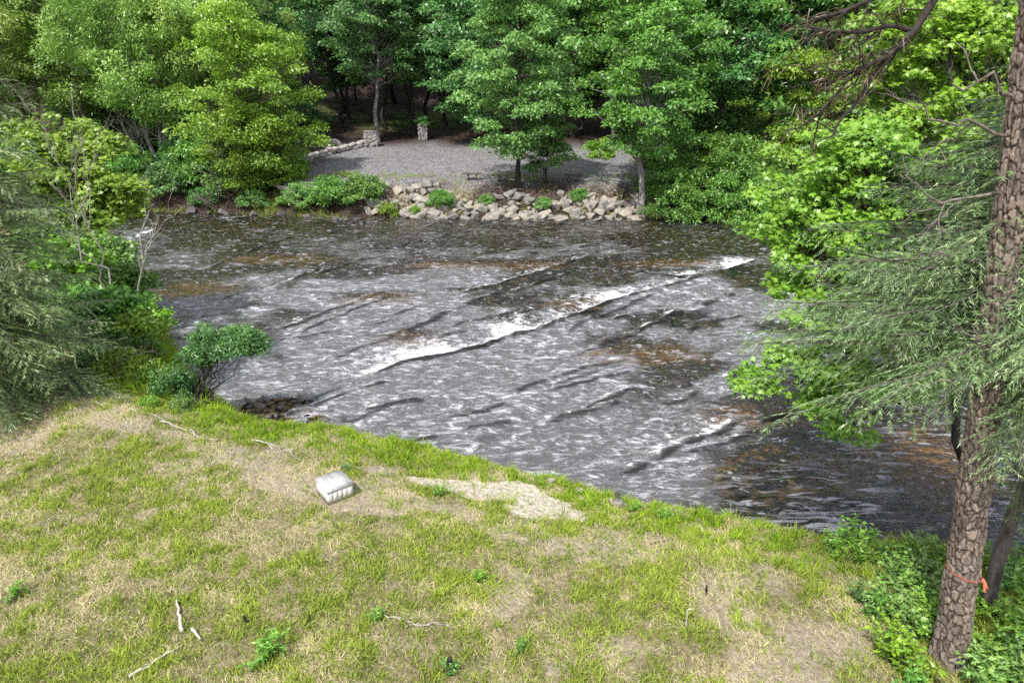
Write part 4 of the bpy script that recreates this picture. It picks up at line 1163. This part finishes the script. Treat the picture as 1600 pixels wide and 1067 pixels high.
# ------------------------------------------------------------------ right foreground: pine, hemlock, maple
def pine():
    rng = np.random.default_rng(601)
    b = land(1482, 1032); Yb = b[1]
    root = empty('pine_tree', b)
    m0 = plane_y(1511, 850, Yb + .05) - b; m = plane_y(1537, 655, Yb + .1) - b; top = plane_y(1606, 110, Yb + .3) - b
    ext = top + (top - m) * .9
    ctrl = np.array([[0, 0, -.3], [0, 0, 0], m0, m, top, ext])
    # dense lofted trunk with bark plates
    nz, ns = 900, 120
    zz = np.linspace(-.3, ext[2], nz)
    cx = np.interp(zz, ctrl[:, 2], ctrl[:, 0]); cy = np.interp(zz, ctrl[:, 2], ctrl[:, 1])
    k = np.ones(61) / 61
    cx = np.convolve(np.pad(cx, 30, 'edge'), k, 'valid'); cy = np.convolve(np.pad(cy, 30, 'edge'), k, 'valid')
    R = .205 * (1 - .50 * np.clip(zz / ext[2], 0, 1)) + .09 * np.exp(-np.clip(zz + .1, 0, 9) / .28)
    th = np.linspace(0, 2 * PI, ns, endpoint=False)
    TH, ZZ = np.meshgrid(th, zz)
    u = TH / (2 * PI) * 14; v = ZZ / .18
    du = .9 * (fbm(u * 1.1, v * .7, 3) - .5) + .35 * (fbm(u * 4, v * 3, 14) - .5); dv = 1.5 * (fbm(u * .9, v * .9, 4) - .5) + .4 * (fbm(u * 4, v * 3, 15) - .5)
    f1, f2, val = worley(u + du, v + dv, 5)
    crack = sstep(.01, .28, f2 - f1)
    g1, g2, gval = worley(u * 2.1 + du * 2, v * 1.7 + dv * 2, 9); flake = sstep(.0, .3, g2 - g1)
    rough = fbm(u * 3, v * 2.5, 8)
    disp = .026 * crack + .020 * (val - .5) * crack + .010 * flake * (gval + .2) + .014 * (rough - .5)
    rr = (R[:, None] * (1 + .05 * np.sin(TH * 3 + 1))) + disp
    V = np.stack([cx[:, None] + rr * np.cos(TH), cy[:, None] + rr * np.sin(TH), ZZ], -1).reshape(-1, 3)
    i = np.arange(nz - 1)[:, None] * ns; j = np.arange(ns)[None, :]; kk = (j + 1) % ns
    F = np.stack([i + j, i + kk, i + ns + kk, i + ns + j], -1).reshape(-1, 4)
    t = np.clip(.02 + .42 * crack * (.35 + .7 * val) + .32 * crack * flake * gval + .6 * (rough - .5) * crack, 0, 1)
    km = NT('pine_bark'); ta = km.attr('tint')
    n = km.noise(km.coord((1, 1, .5)), 30, 5, .7); n2 = km.noise(km.coord(), 1.2, 3)
    c = km.mix(ta, (.03, .024, .02), (.51, .41, .345)); c = km.mix(km.math('MULTIPLY', km.ramp(n, .4, .7), .4), c, (.14, .11, .10))
    c = km.mix(km.math('MULTIPLY', km.ramp(n2, .5, .7), .3), c, (.33, .32, .29))
    bs = km.n('BsdfPrincipled'); km.l(c, bs.inputs['Base Color']); bs.inputs['Roughness'].default_value = .9; bs.inputs['Specular IOR Level'].default_value = .15
    km.l(km.bump(n, .5, .02), bs.inputs['Normal'])
    g = Geo(); g.add(V, F, t.ravel()); g.build('trunk', km.done(bs.outputs[0]), root, smooth=True)
    def axis_at(z): return np.array([np.interp(z, zz, cx), np.interp(z, zz, cy), z])
    # orange ribbon tied round the trunk
    zr = (plane_y(1492, 922, Yb - .4) - b)[2]
    ca = axis_at(zr)
    rads = .205 * (1 - .50 * zr / ext[2]) + .038
    return root, b, axis_at, zr, ca, rads, ext
pine_root, PB, pine_axis, ZR, CR, RR, PEXT = pine()
g = Geo()
th = np.linspace(0, 2 * PI, 73)
lo = []; hi = []
for a in th:
    r = RR + .012 + .008 * math.sin(9 * a); z = ZR - CR[2] * 0 + .055 * math.cos(a - PI * .9)
    lo.append((CR[0] + r * math.cos(a), CR[1] + r * math.sin(a), z - .010)); hi.append((CR[0] + (r + .006) * math.cos(a), CR[1] + (r + .006) * math.sin(a), z + .012))
g.add(lo + hi, [[i, i + 1, 74 + i, 73 + i] for i in range(72)])
rngR = np.random.default_rng(2)
for k in range(3):
    a = -PI * .5 + .75; p = np.array([CR[0] + (RR + .03) * math.cos(a), CR[1] + (RR + .03) * math.sin(a), ZR])
    P = wander(rngR, p, p + np.array([rngR.normal(.02, .05), -.04, -.10 - .06 * k]), 5, .12)
    V = np.concatenate([P + (0.014, 0, 0), P - (0.014, 0, 0)]); g.add(V, [[i, i + 1, 6 + i, 5 + i] for i in range(4)])
rib = g.build('ribbon', M['ribbon']); rib.location = PB; tag(rib, 'orange flagging ribbon tied around the pine trunk', 'ribbon')

# dead limbs of the pine
def pine_limbs():
    rng = np.random.default_rng(611); g = Geo(); gn = Geo(); b = PB
    def P(px, py, Y): return plane_y(px, py, Y) - b
    Yb = b[1]
    paths = [([pine_axis(9.6), P(1500, -60, Yb), P(1455, 5, Yb), P(1430, 50, Yb - .1), P(1395, 85, Yb - .2), P(1350, 105, Yb - .3), P(1330, 112, Yb - .3)], .055),
             ([P(1430, 50, Yb - .1), P(1390, 38, Yb), P(1350, 52, Yb), P(1300, 50, Yb), P(1255, 40, Yb)], .03),
             ([P(1395, 85, Yb - .2), P(1360, 125, Yb - .2), P(1340, 160, Yb - .2), P(1310, 190, Yb - .2), P(1300, 215, Yb - .2)], .03),
             ([P(1470, -40, Yb), P(1400, -20, Yb + .3), P(1330, 15, Yb + .4), P(1280, 30, Yb + .4), P(1250, 38, Yb + .4)], .035),
             ([P(1350, 105, Yb - .3), P(1320, 130, Yb - .3), P(1285, 175, Yb - .3), P(1250, 200, Yb - .3)], .02)]
    for pts, r in paths:
        g = Geo()
        pts = np.array(pts); s = np.linspace(0, 1, len(pts)); q = np.linspace(0, 1, 22)
        Q = np.stack([np.interp(q, s, pts[:, k]) for k in range(3)], -1)
        ker = np.ones(5) / 5
        Q2 = np.stack([np.convolve(np.pad(Q[:, k], 2, 'edge'), ker, 'valid') for k in range(3)], -1)
        tube(g, Q2, np.linspace(r, r * .35, 22), 6)
        L = np.linalg.norm(np.diff(pts, axis=0), axis=1).sum()
        for k in range(int(L * 9)):
            i = rng.integers(5, 22); D = norm(np.array([-.5, rng.normal(0, .5), -.35]) + rng.normal(0, .45, 3))
            l = rng.uniform(.25, .75)
            tw = wander(rng, Q2[i], Q2[i] + D * l, 5, .08); tube(g, tw, np.linspace(.010, .003, 5), 4, .4, cap=False)
            n = 12
            B = tw[rng.integers(1, 5, n)] + rng.normal(0, .03, (n, 3))
            strips(gn, B, norm(D + rng.normal(0, .55, (n, 3)) + np.array([0, 0, -.3])), rng.uniform(.07, .16, n), .009, np.clip(rng.normal(.5, .3, n), 0, 1), .4, rng, 2)
        g.build('dead_limb', M['bark_dark'], pine_root, smooth=True)
    for zb in (4.6, 5.2, 6.3, 7.2, 7.9, 8.3):
        g = Geo(); A = pine_axis(zb); dead_branch_geo(g, rng, A, (-1, rng.normal(-.2, .4), rng.normal(.1, .2)), rng.uniform(.7, 1.5), .025, 2, .5, .45, .05)
        g.build('dead_limb', M['deadwood_dark'], pine_root, smooth=True)
    gn.build('dead_needles', M['needle_brown'], pine_root)
    # live crown above the picture, so the trunk does not end bare
    gc = Geo(); gw = Geo()
    for k in range(40):
        z = PEXT[2] * rng.uniform(.80, 1.0); A = pine_axis(z)
        needle_spray(gw, gc, rng, A, rng.random() * 6.28, rng.uniform(1.0, 2.6), .2, .2, .35, .03, rng.random(), .5, .3, .05)
    gw.build('branches', M['bark'], pine_root); gc.build('needles', M['needle_dark'], pine_root)
pine_limbs()
tag(pine_root, 'tall pine with plated brown bark at the right, ribbon on its trunk', 'tree')

hx, hy = land(1545, 985)[:2]
hr = hemlock('hemlock_tree', 621, (hx + .1, hy + .3, ground(hx, hy + .3)), 9.3, 4.5, 3.9, 370, .13, fine=1.0, sw=.012, twig_len=.085, power=.5, droop=(.05, .32), barkm='bark', az_range=(1.7, 6.3), lean=(.15, .35), low=14, front=185)
tag(hr, 'grey-green hemlock with drooping sprays right behind the pine', 'tree')

LMUL = 1.45
mb = np.array([10.6, 13.2, ground(10.6, 13.2)])
mr = crown_tree('maple_tree', 631, mb, [
    Lb(1390, 225, 16, (1.3, 1.0, .6), 22), Lb(1330, 270, 16, (1.2, 1.0, .55), 22), Lb(1275, 325, 16, (1.2, 1.0, .5), 22), Lb(1350, 345, 15.5, (1.4, 1.0, .6), 26),
    Lb(1215, 355, 16, (.65, .6, .35), 10), Lb(1270, 395, 15.5, (1.0, .9, .42), 18), Lb(1380, 400, 15, (1.0, .8, .5), 14), Lb(1240, 440, 15.5, (.6, .6, .3), 9), Lb(1330, 440, 15.2, (.8, .6, .3), 9),
    Lb(1240, 555, 14.6, (.75, .6, .25), 12), Lb(1180, 590, 14.6, (.42, .5, .2), 9), Lb(1300, 580, 14.4, (.8, .6, .3), 14), Lb(1350, 530, 14.5, (.9, .6, .3), 10), Lb(1285, 625, 14.4, (.55, .5, .2), 8),
    Lb(1430, 300, 15.5, (1.2, 1, .7), 16), Lb(1250, 250, 18, (1.0, 1, .6), 10),
    Lb(1320, 215, 16.5, (1.1, 1, .5), 12), Lb(1230, 300, 16.5, (.8, .8, .4), 10), Lb(1300, 490, 15, (.9, .7, .35), 10), Lb(1400, 450, 15, (1.0, .8, .5), 12), Lb(1400, 590, 14.2, (.8, .6, .4), 10), Lb(1330, 660, 14.0, (.5, .5, .25), 6)],
    46, .14, 'leaf_maple', 'bark_dark', .11, mb + (-.9, .9, 3.6), True, .34, .4)
tag(mr, 'vivid green maple reaching left over the river behind the hemlock', 'tree')
LMUL = 1.3
my = np.array([13.5, 16.0, ground(13.5, 16.0)])
mr2 = crown_tree('maple_tree', 632, my, [Lb(1480, 60, 19, (2.0, 1.3, .9), 30), Lb(1400, 120, 19, (1.2, 1, .7), 16), Lb(1540, 110, 19, (1.5, 1.2, .9), 22), Lb(1440, 20, 19, (1.5, 1, .8), 18), Lb(1560, 20, 19, (1.5, 1, .8), 18),
     Lb(1500, 180, 18, (1.5, 1, .7), 18), Lb(1400, 190, 18, (.9, .8, .5), 9)], 66, .155, 'leaf_fresh', 'bark', .13, my + (-.5, 1.2, 6.0), True, .45, .45)
tag(mr2, 'yellow-green maple high at the upper right corner behind the pine', 'tree')
# feathery yellow-green tree between the far bank and the dead pine limb
fx = land(1250, 330)
mr3 = crown_tree('slender_tree', 633, (fx[0] + 2.2, fx[1] - .5, ground(fx[0] + 2.2, fx[1] + 1)), [Lb(1260, 100, fx[1], (3.0, 1.5, .9), 22), Lb(1290, 150, fx[1], (2.4, 1.4, .8), 18), Lb(1265, 200, fx[1], (2.4, 1.4, .8), 18), Lb(1250, 235, fx[1], (1.9, 1.2, .6), 14), Lb(1340, 110, fx[1], (2.5, 1.4, 1.2), 18), Lb(1230, 280, fx[1], (1.4, 1.2, .8), 10)],
     150, .26, 'leaf_yellow', 'bark', .14, (fx[0] + 2.4, fx[1], 3.5), False, .95, .35)
tag(mr3, 'yellow-green feathery tree on far bank behind the dead limb', 'tree')

# ------------------------------------------------------------------ weeds and shrubs in the lower right
def weed(name, seed, n_stalk, H, llen, lw, splay=.7):
    rng = np.random.default_rng(seed); root = empty(name, (0, 0, 0)); gs, gf = Geo(), Geo()
    for k in range(n_stalk):
        az = rng.random() * 6.28; tl = rng.uniform(.05, splay); h = H * rng.uniform(.5, 1.1)
        b = np.array([rng.normal(0, .10), rng.normal(0, .10), -.03])
        top = b + h * np.array([math.sin(tl) * math.cos(az), math.sin(tl) * math.sin(az), math.cos(tl)])
        P = wander(rng, b, top, 6, .05); tube(gs, P, np.linspace(.007, .003, 6), 4, .5, cap=False)
        n = int(rng.integers(12, 22)); q = rng.uniform(.2, 1, n)
        B = np.stack([np.interp(q, np.linspace(0, 1, 6), P[:, j]) for j in range(3)], -1)
        a = rng.random(n) * 6.28
        D = np.stack([np.cos(a), np.sin(a), rng.uniform(-.2, .7, n)], -1)
        leaves(gf, B, D, norm(np.array([0, 0, 1.0]) + rng.normal(0, .45, (n, 3))), llen * rng.uniform(.5, 1.25, n), lw * rng.uniform(.6, 1.2, n), np.clip(q * .5 + .5 * rng.random(n), 0, 1.1))
    gs.build('stems', M['bark'], root); gf.build('foliage', M['weed'], root)
    return root
wd = weed('leafy_weed', 641, 20, .62, .125, .05)
rngW = np.random.default_rng(33)
wl = [('leafy weed clump at the left foot of the pine', 1440, 985, 1.0, 'leaf_fresh'), ('yellowish weed clump before the pine base', 1405, 1025, .9, 'leaf_yellow'), ('dark weed clump left of the pine', 1375, 960, 1.0, 'leaf_deep'),
      ('weed clump on the bank edge left of the pine', 1420, 880, 1.2, 'weed'), ('tall weed clump right at the water left of the pine', 1345, 860, 1.1, 'weed'), ('weed clump close behind the pine trunk', 1440, 905, 1.1, 'leaf_mid'),
      ('weed clump at right edge behind the pine', 1585, 935, 1.1, 'leaf_mid'), ('weed clump right of the pine at mid height of its trunk', 1570, 985, 1.0, 'weed'), ('pale leafy weed at lower right corner', 1585, 1050, 1.0, 'leaf_bluish'),
      ('weed clump right of the pine base', 1540, 1040, .8, 'weed'), ('small weed under the pine in front', 1430, 1055, .7, 'weed'), ('broad-leaved weed in the dark grass', 1350, 945, .7, 'leaf_bluish'),
      ('weed clump by the bank grass at right', 1300, 865, .8, 'weed'), ('fern-like weed hanging over the water at right', 1590, 905, 1.1, 'leaf_deep'), ('lone weed tuft at mid lawn', 752, 908, .42, 'leaf_fresh'),
      ('dark weed tuft low in the lawn', 812, 1018, .35, 'leaf_deep'), ('weed tuft around the dark stump in front', 702, 1050, .4, 'leaf_deep'), ('weed tuft beside the white box', 540, 735, .4, 'leaf_mid'),
      ('large weed tuft at lower left lawn', 415, 1035, .8, 'weed'), ('weed tuft near the straw heap', 592, 968, .4, 'weed'), ('weed tuft beside the sand patch', 690, 775, .5, 'weed'),
      ('weed tuft on the bank right of the sand', 1040, 812, .5, 'weed'), ('small weed on the lawn at far left', 25, 935, .5, 'weed'), ('weed on the bank grass near the post', 990, 800, .4, 'weed')]
first = True
for l, px, py, s, mt in wl:
    if first: place(wd, at(px, py), l, 'weed', None, 0, s); paint(wd, {'foliage': M[mt]}); first = False
    else: dup(wd, at(px, py), rngW.random() * 6, s, l, 'weed', None, {'foliage': M[mt]})

for k in range(85):
    px, py = rngW.uniform(1290, 1680), rngW.uniform(830, 1110)
    if px < 1330 + .35 * (py - 840) * (py > 900) - 10: continue
    if abs(px - 1490) < 50 and py > 1000: continue
    q = land(px, py)
    if near_edge(q[0]) - q[1] < .1: continue
    dup(wd, q, rngW.random() * 6, rngW.uniform(.55, 1.15), 'green leafy weed in the lush growth around the pine base', 'weed', 'weeds around the pine base', {'foliage': M[['weed', 'leaf_fresh', 'leaf_deep', 'leaf_mid', 'weed'][k % 5]]})
# ------------------------------------------------------------------ white box
def well_box():
    q = land(524, 772)
    root = empty('wooden_box', q, math.radians(38))
    k = NT('white_boards'); v = k.coord()
    n = k.noise(k.coord((1, 1, .3)), 14, 6, .7); c = k.mix(k.ramp(n, .42, .70), (.74, .73, .70), (.42, .39, .34))
    sx = k.n('SeparateXYZ'); k.l(k.coord(), sx.inputs[0]); c = k.mix(k.math('MULTIPLY', k.math('SUBTRACT', 1.0, k.ramp(k.math('ADD', sx.outputs[2], k.math('MULTIPLY', n, .1)), .04, .15)), .75), c, (.22, .19, .13))
    b = k.n('BsdfPrincipled'); k.l(c, b.inputs['Base Color']); b.inputs['Roughness'].default_value = .8
    M['boards'] = k.done(b.outputs[0])
    k = NT('lid_felt'); n = k.noise(k.coord((1, .25, 1)), 7, 6, .65); c = k.mix(k.ramp(n, .35, .7), (.36, .36, .37), (.72, .71, .70))
    b = k.n('BsdfPrincipled'); k.l(c, b.inputs['Base Color']); b.inputs['Roughness'].default_value = .8
    M['lid'] = k.done(b.outputs[0])
    M['boards_shade'] = plain_mat('boards_shade', (.36, .35, .33), .9, .3)
    w, h = .56, .29
    g = Geo(); box_geo(g, (0, 0, h / 2 - .02), (w * .93, w * .93, h)); g.build('inner_frame', M['boards_shade'], root)
    for a in range(4):
        g = Geo(); rz = a * PI / 2
        for i in range(5):
            u = -w / 2 + w * (i + .5) / 5
            x, y = u, -w / 2
            c, s = math.cos(rz), math.sin(rz)
            box_geo(g, (x * c - y * s, x * s + y * c, h / 2 - .01 + .004 * ((i * 7) % 3 - 1) * .5), (w / 5 - .0015, .025, h), rz)
        g.build('side_panel', M['boards'], root)
    g = Geo(); V = []
    box_geo(g, (0, 0, h + .025), (w * 1.10, w * 1.10, .03)); box_geo(g, (0, 0, h + .055), (w * 1.05, w * 1.05, .03), .012)
    g.build('lid', M['lid'], root)
    return tag(root, 'small whitewashed plank box with weathered grey lid on lawn', 'box')
well_box()

# ------------------------------------------------------------------ sticks, stumps and stakes on the lawn
def stick(name, p0, p1, r, mat, label, cat, seed, forks=0):
    rng = np.random.default_rng(seed); a = land(*p0); b = land(*p1); g = Geo()
    b = b - a + np.array([0, 0, r * .8 + .03])
    P = wander(rng, (0, 0, r * .8 + .02), b, 8, .03); tube(g, P, np.linspace(r, r * .5, 8), 7)
    for k in range(forks):
        i = rng.integers(2, 7); tube(g, wander(rng, P[i], P[i] + b * .35 + rng.normal(0, .08, 3) * np.array([1, 1, .4]), 5, .05), np.linspace(r * .5, r * .2, 5), 5)
    o = g.build(name, M[mat], smooth=True); o.location = [float(v) for v in a]
    return tag(o, label, cat)
M['bleached'] = bark_mat('bleached', (.40, .36, .30), (.72, .68, .61), 9)
stick('bleached_stick', (286, 992), (277, 940), .034, 'bleached', 'thick bleached stick lying upright in the lower left lawn', 'stick', 1)
stick('bleached_stick', (301, 985), (315, 1005), .03, 'bleached', 'short bleached stick right of the thick one', 'stick', 2)
stick('bleached_branch', (203, 1062), (262, 1025), .03, 'bleached', 'forked bleached branch at the bottom left of the lawn', 'branch', 3, 5)
stick('dead_twig', (150, 630), (190, 645), .02, 'deadwood', 'grey twig near the left brush pile', 'stick', 4, 2)
stick('dead_twig', (250, 660), (340, 690), .025, 'deadwood', 'long grey stick on the debris line left of box', 'stick', 5, 3)
stick('dead_twig', (395, 690), (470, 722), .022, 'deadwood', 'long grey stick on the debris line nearest the box', 'stick', 6, 3)
stick('dead_twig', (205, 640), (300, 672), .02, 'deadwood', 'thin grey stick at the left end of the debris line', 'stick', 7, 3)
stick('dead_twig', (600, 962), (660, 985), .012, 'deadwood', 'straw-coloured twig in the dry heap at mid lawn', 'stick', 8, 5)
stick('dead_twig', (640, 978), (705, 982), .012, 'deadwood', 'flat straw-coloured twig right of the dry heap', 'stick', 9, 4)
stick('dead_twig', (1015, 852), (1060, 842), .018, 'deadwood_dark', 'dark twig on the bare strip right of centre', 'stick', 10, 2)
def stump(px, py, h, r, label, mat='bark_dark'):
    rng = np.random.default_rng(int(px)); g = Geo()
    tube(g, wander(rng, (0, 0, -.05), (rng.normal(0, .02), 0, h), 5, .03), r * np.array([1.3, 1.1, 1, .9, .75]), 8)
    o = g.build('stump', M[mat], smooth=True); o.location = at(px, py); return tag(o, label, 'stump')
stump(387, 976, .16, .03, 'little dark stump left of centre on the lower lawn')
stump(484, 970, .13, .02, 'thin dark stub right of the little dark stump')
stump(703, 1053, .30, .05, 'charred dark stump at the bottom centre of the lawn')
stump(964, 786, .26, .06, 'short weathered post at the bank edge', 'bark')
stump(1104, 930, .2, .02, 'thin dark stub on the bare ground right of centre')
def stake():
    a = land(1071, 978); g = Geo()
    tube(g, [(0, 0, -.05), (0.01, 0, .15), (0, 0, .30), (.02, 0, .33), (.08, 0, .34)], [.012, .012, .012, .011, .01], 6)
    o = g.build('marker_stake', M['bleached'], smooth=True); o.location = a; return tag(o, 'thin white hooked stake stuck in the lawn', 'stake')
stake()

# ------------------------------------------------------------------ grass
M['grass'] = blade_mat('grass', (.64, .59, .35), (.37, .47, .085))
M['bank_grass'] = blade_mat('bank_grass', (.46, .44, .17), (.36, .56, .045), .42)
def in_view(x, y, z, m=60):
    d = y * CP - (z - CAMH) * SP; u = y * SP + (z - CAMH) * CP
    px = CX + FPX * x / d; py = CY - FPX * u / d
    return (px > -m) & (px < 1600 + m) & (py < 1067 + m)
def grass(name, n, seed, bank):
    rng = np.random.default_rng(seed)
    x = rng.uniform(-15.5, 12.5, n * 3); y = rng.uniform(7, 21.5, n * 3)
    s = near_edge(x) - y
    if bank: ok = (s > .05) & (s < 3.2 + 1.2 * (fbm(x, y, 81) - .5))
    else: ok = (s > .6)
    _, sand, lit, _ = masks(x, y)
    clump = fbm(x * 1.5, y * 1.5, 83, 4); patch = fbm(x * .42, y * .5, 84, 4); tuft = fbm(x * 4.5, y * 4.5, 86, 3)
    dens = (1 - .90 * sand) * (1 - .55 * lit) * np.clip(.34 + 1.5 * (clump - .3), .1, 1)
    if bank: dens = (1 - .97 * sand) * (1 - .55 * lit) * (1 - sstep(1.3, 3.0, s)) * np.clip(.35 + 2.2 * (tuft - .3), .1, 1)
    ok &= rng.random(len(x)) < dens
    x, y, s, patch, clump, tuft, lit, sand = (a[ok][:n] for a in (x, y, s, patch, clump, tuft, lit, sand))
    z = height(x, y); v = in_view(x, y, z)
    x, y, z, s, patch, clump, tuft, lit, sand = (a[v] for a in (x, y, z, s, patch, clump, tuft, lit, sand)); m = len(x)
    right = sstep(5.2, 8.0, x + .25 * (y - 12))
    gp = np.clip(.56 + 1.9 * (patch - .5) + 2.0 * (tuft - .5) + .9 * right + .25 * (1 - sstep(2, 4.5, s)) - .45 * lit, .04, 1)
    if bank: gp = np.clip(gp + .45, .5, .97)
    green = rng.random(m) < gp
    big = sstep(.52, .72, tuft)
    L = np.where(green, rng.uniform(.06, .15, m) * (1 + .9 * big), rng.uniform(.05, .20, m)) * (1 + 1.5 * right)
    W = np.where(green, rng.uniform(.012, .024, m), rng.uniform(.007, .016, m))
    if bank: L = rng.uniform(.12, .34, m) * (.6 + .8 * big); W = rng.uniform(.014, .03, m)
    tilt = np.where(green, rng.uniform(.15, .9, m), rng.uniform(.5, 1.5, m))
    if bank: tilt = rng.uniform(.1, .8, m)
    az = rng.uniform(0, 2 * PI, m)
    # dry straw is combed roughly one way
    az = np.where(green, az, rng.normal(2.4, 1.2, m))
    D = np.stack([np.sin(tilt) * np.cos(az), np.sin(tilt) * np.sin(az), np.cos(tilt)], -1)
    val = np.clip(.52 + rng.normal(0, .24, m) + .7 * (clump - .5), .03, .97)
    g = Geo(); strips(g, np.stack([x, y, z - .01], -1), D, L, W, np.where(green, 1 + val, val), .25, rng, 2)
    return g.build(name, M['bank_grass' if bank else 'grass'])
tag(grass('lawn_grass', 360000, 91, False), 'patchy short lawn of dry straw and green blades', 'grass', None, 'stuff')
tag(grass('bank_grass', 110000, 92, True), 'longer bright green grass along the edge of the river bank', 'grass', None, 'stuff')
def far_grass():
    rng = np.random.default_rng(95); n = 26000
    x = rng.uniform(-32, 18, n); t = rng.uniform(0, 6, n)
    rocky = sstep(-13, -10, x) * (1 - sstep(9, 12, x))
    nzv = fbm(x * .8, t * .8, 96)
    ok = rng.random(n) < np.clip((nzv - .38) * 3, 0, 1) * (1 - .72 * rocky)
    x, t = x[ok], t[ok]; y = far_edge(x) + t; z = height(x, y); m = len(x)
    az = rng.uniform(0, 6.28, m); tl = rng.uniform(.2, 1.0, m)
    g = Geo(); strips(g, np.stack([x, y, z], -1), np.stack([np.sin(tl) * np.cos(az), np.sin(tl) * np.sin(az), np.cos(tl)], -1), rng.uniform(.25, .6, m), .04,
                      np.where(rng.random(m) < .7, 1, 0) + np.clip(rng.normal(.45, .2, m), .05, .95), .3, rng, 2)
    return g.build('far_bank_grass', M['bank_grass'])
def undergrowth():
    rng = np.random.default_rng(97); n = 60000
    x = rng.uniform(-30, -8.3, n); s = rng.uniform(-.1, 5, n); y = near_edge(x) - s; ok = (y > 18.2) & (rng.random(n) < np.clip(1.2 - .16 * s, .2, 1)); x, y = x[ok], y[ok]; z = height(x, y); m = len(x)
    az = rng.uniform(0, 6.28, m); tl = rng.uniform(.1, 1.1, m)
    g = Geo(); strips(g, np.stack([x, y, z], -1), np.stack([np.sin(tl) * np.cos(az), np.sin(tl) * np.sin(az), np.cos(tl)], -1), rng.uniform(.2, .7, m), rng.uniform(.025, .07, m),
                      np.where(rng.random(m) < .85, 1, 0) + np.clip(rng.normal(.35, .2, m) + .5 * (fbm(x * .9, y * .9, 98) - .5), .03, .95), .3, rng, 2)
    return g.build('bank_undergrowth', M['bank_grass'])
tag(undergrowth(), 'dense green undergrowth covering the left bank slope', 'ground cover', None, 'stuff')
tag(far_grass(), 'rough grass and ground cover on the far bank', 'ground cover', None, 'stuff')

# ------------------------------------------------------------------ light, sky, camera
sun_dir = np.array([-.30, -.52, .86]); sun_dir = sun_dir / np.linalg.norm(sun_dir)
sl = bpy.data.lights.new('sun', 'SUN'); sl.energy = 5.0; sl.angle = math.radians(.6); sl.color = (1, .955, .88)
so = bpy.data.objects.new('sun', sl); COL.objects.link(so)
so.rotation_euler = Vector([float(-v) for v in sun_dir]).to_track_quat('-Z', 'Y').to_euler(); so.location = (20, -20, 40)
w = bpy.data.worlds.new('World'); SC.world = w; w.use_nodes = True
nt = w.node_tree; nt.nodes.clear()
out = nt.nodes.new('ShaderNodeOutputWorld'); bg = nt.nodes.new('ShaderNodeBackground'); sky = nt.nodes.new('ShaderNodeTexSky')
sky.sky_type = 'NISHITA'; sky.sun_disc = False
sky.sun_elevation = math.asin(sun_dir[2]); sky.sun_rotation = math.atan2(sun_dir[0], sun_dir[1])
sky.air_density = 1.0; sky.dust_density = 1.5
# scattered white cloud over the blue
tc = nt.nodes.new('ShaderNodeTexCoord'); nz = nt.nodes.new('ShaderNodeTexNoise'); nz.inputs['Scale'].default_value = 2.6; nz.inputs['Detail'].default_value = 6
mr_ = nt.nodes.new('ShaderNodeMapRange'); mr_.inputs[1].default_value = .38; mr_.inputs[2].default_value = .62
mx = nt.nodes.new('ShaderNodeMixRGB'); mx.inputs[2].default_value = (9.5, 9.5, 10.0, 1)
nt.links.new(tc.outputs['Generated'], nz.inputs['Vector']); nt.links.new(nz.outputs['Fac'], mr_.inputs[0]); nt.links.new(mr_.outputs[0], mx.inputs[0])
nt.links.new(sky.outputs[0], mx.inputs[1]); nt.links.new(mx.outputs[0], bg.inputs[0])
bg.inputs[1].default_value = .15
nt.links.new(bg.outputs[0], out.inputs[0])

cam = bpy.data.cameras.new('camera'); co = bpy.data.objects.new('camera', cam); COL.objects.link(co)
cam.sensor_width = 36; cam.lens = 36 * FPX / 1600; cam.clip_end = 1000; cam.clip_start = .1
co.location = (0, 0, CAMH); co.rotation_euler = (PI / 2 - PITCH, 0, 0)
SC.camera = co
SC.view_settings.view_transform = 'Standard'; SC.view_settings.look = 'None'; SC.view_settings.exposure = 0
SC.render.engine = 'CYCLES'
c = SC.cycles
c.max_bounces = 5; c.diffuse_bounces = 3; c.glossy_bounces = 3; c.transmission_bounces = 3; c.transparent_max_bounces = 6
c.caustics_reflective = False; c.caustics_refractive = False
c.use_adaptive_sampling = True; c.adaptive_threshold = .02
c.sample_clamp_indirect = 6; c.sample_clamp_direct = 3
c.use_denoising = False
SC.render.filter_size = 1.1
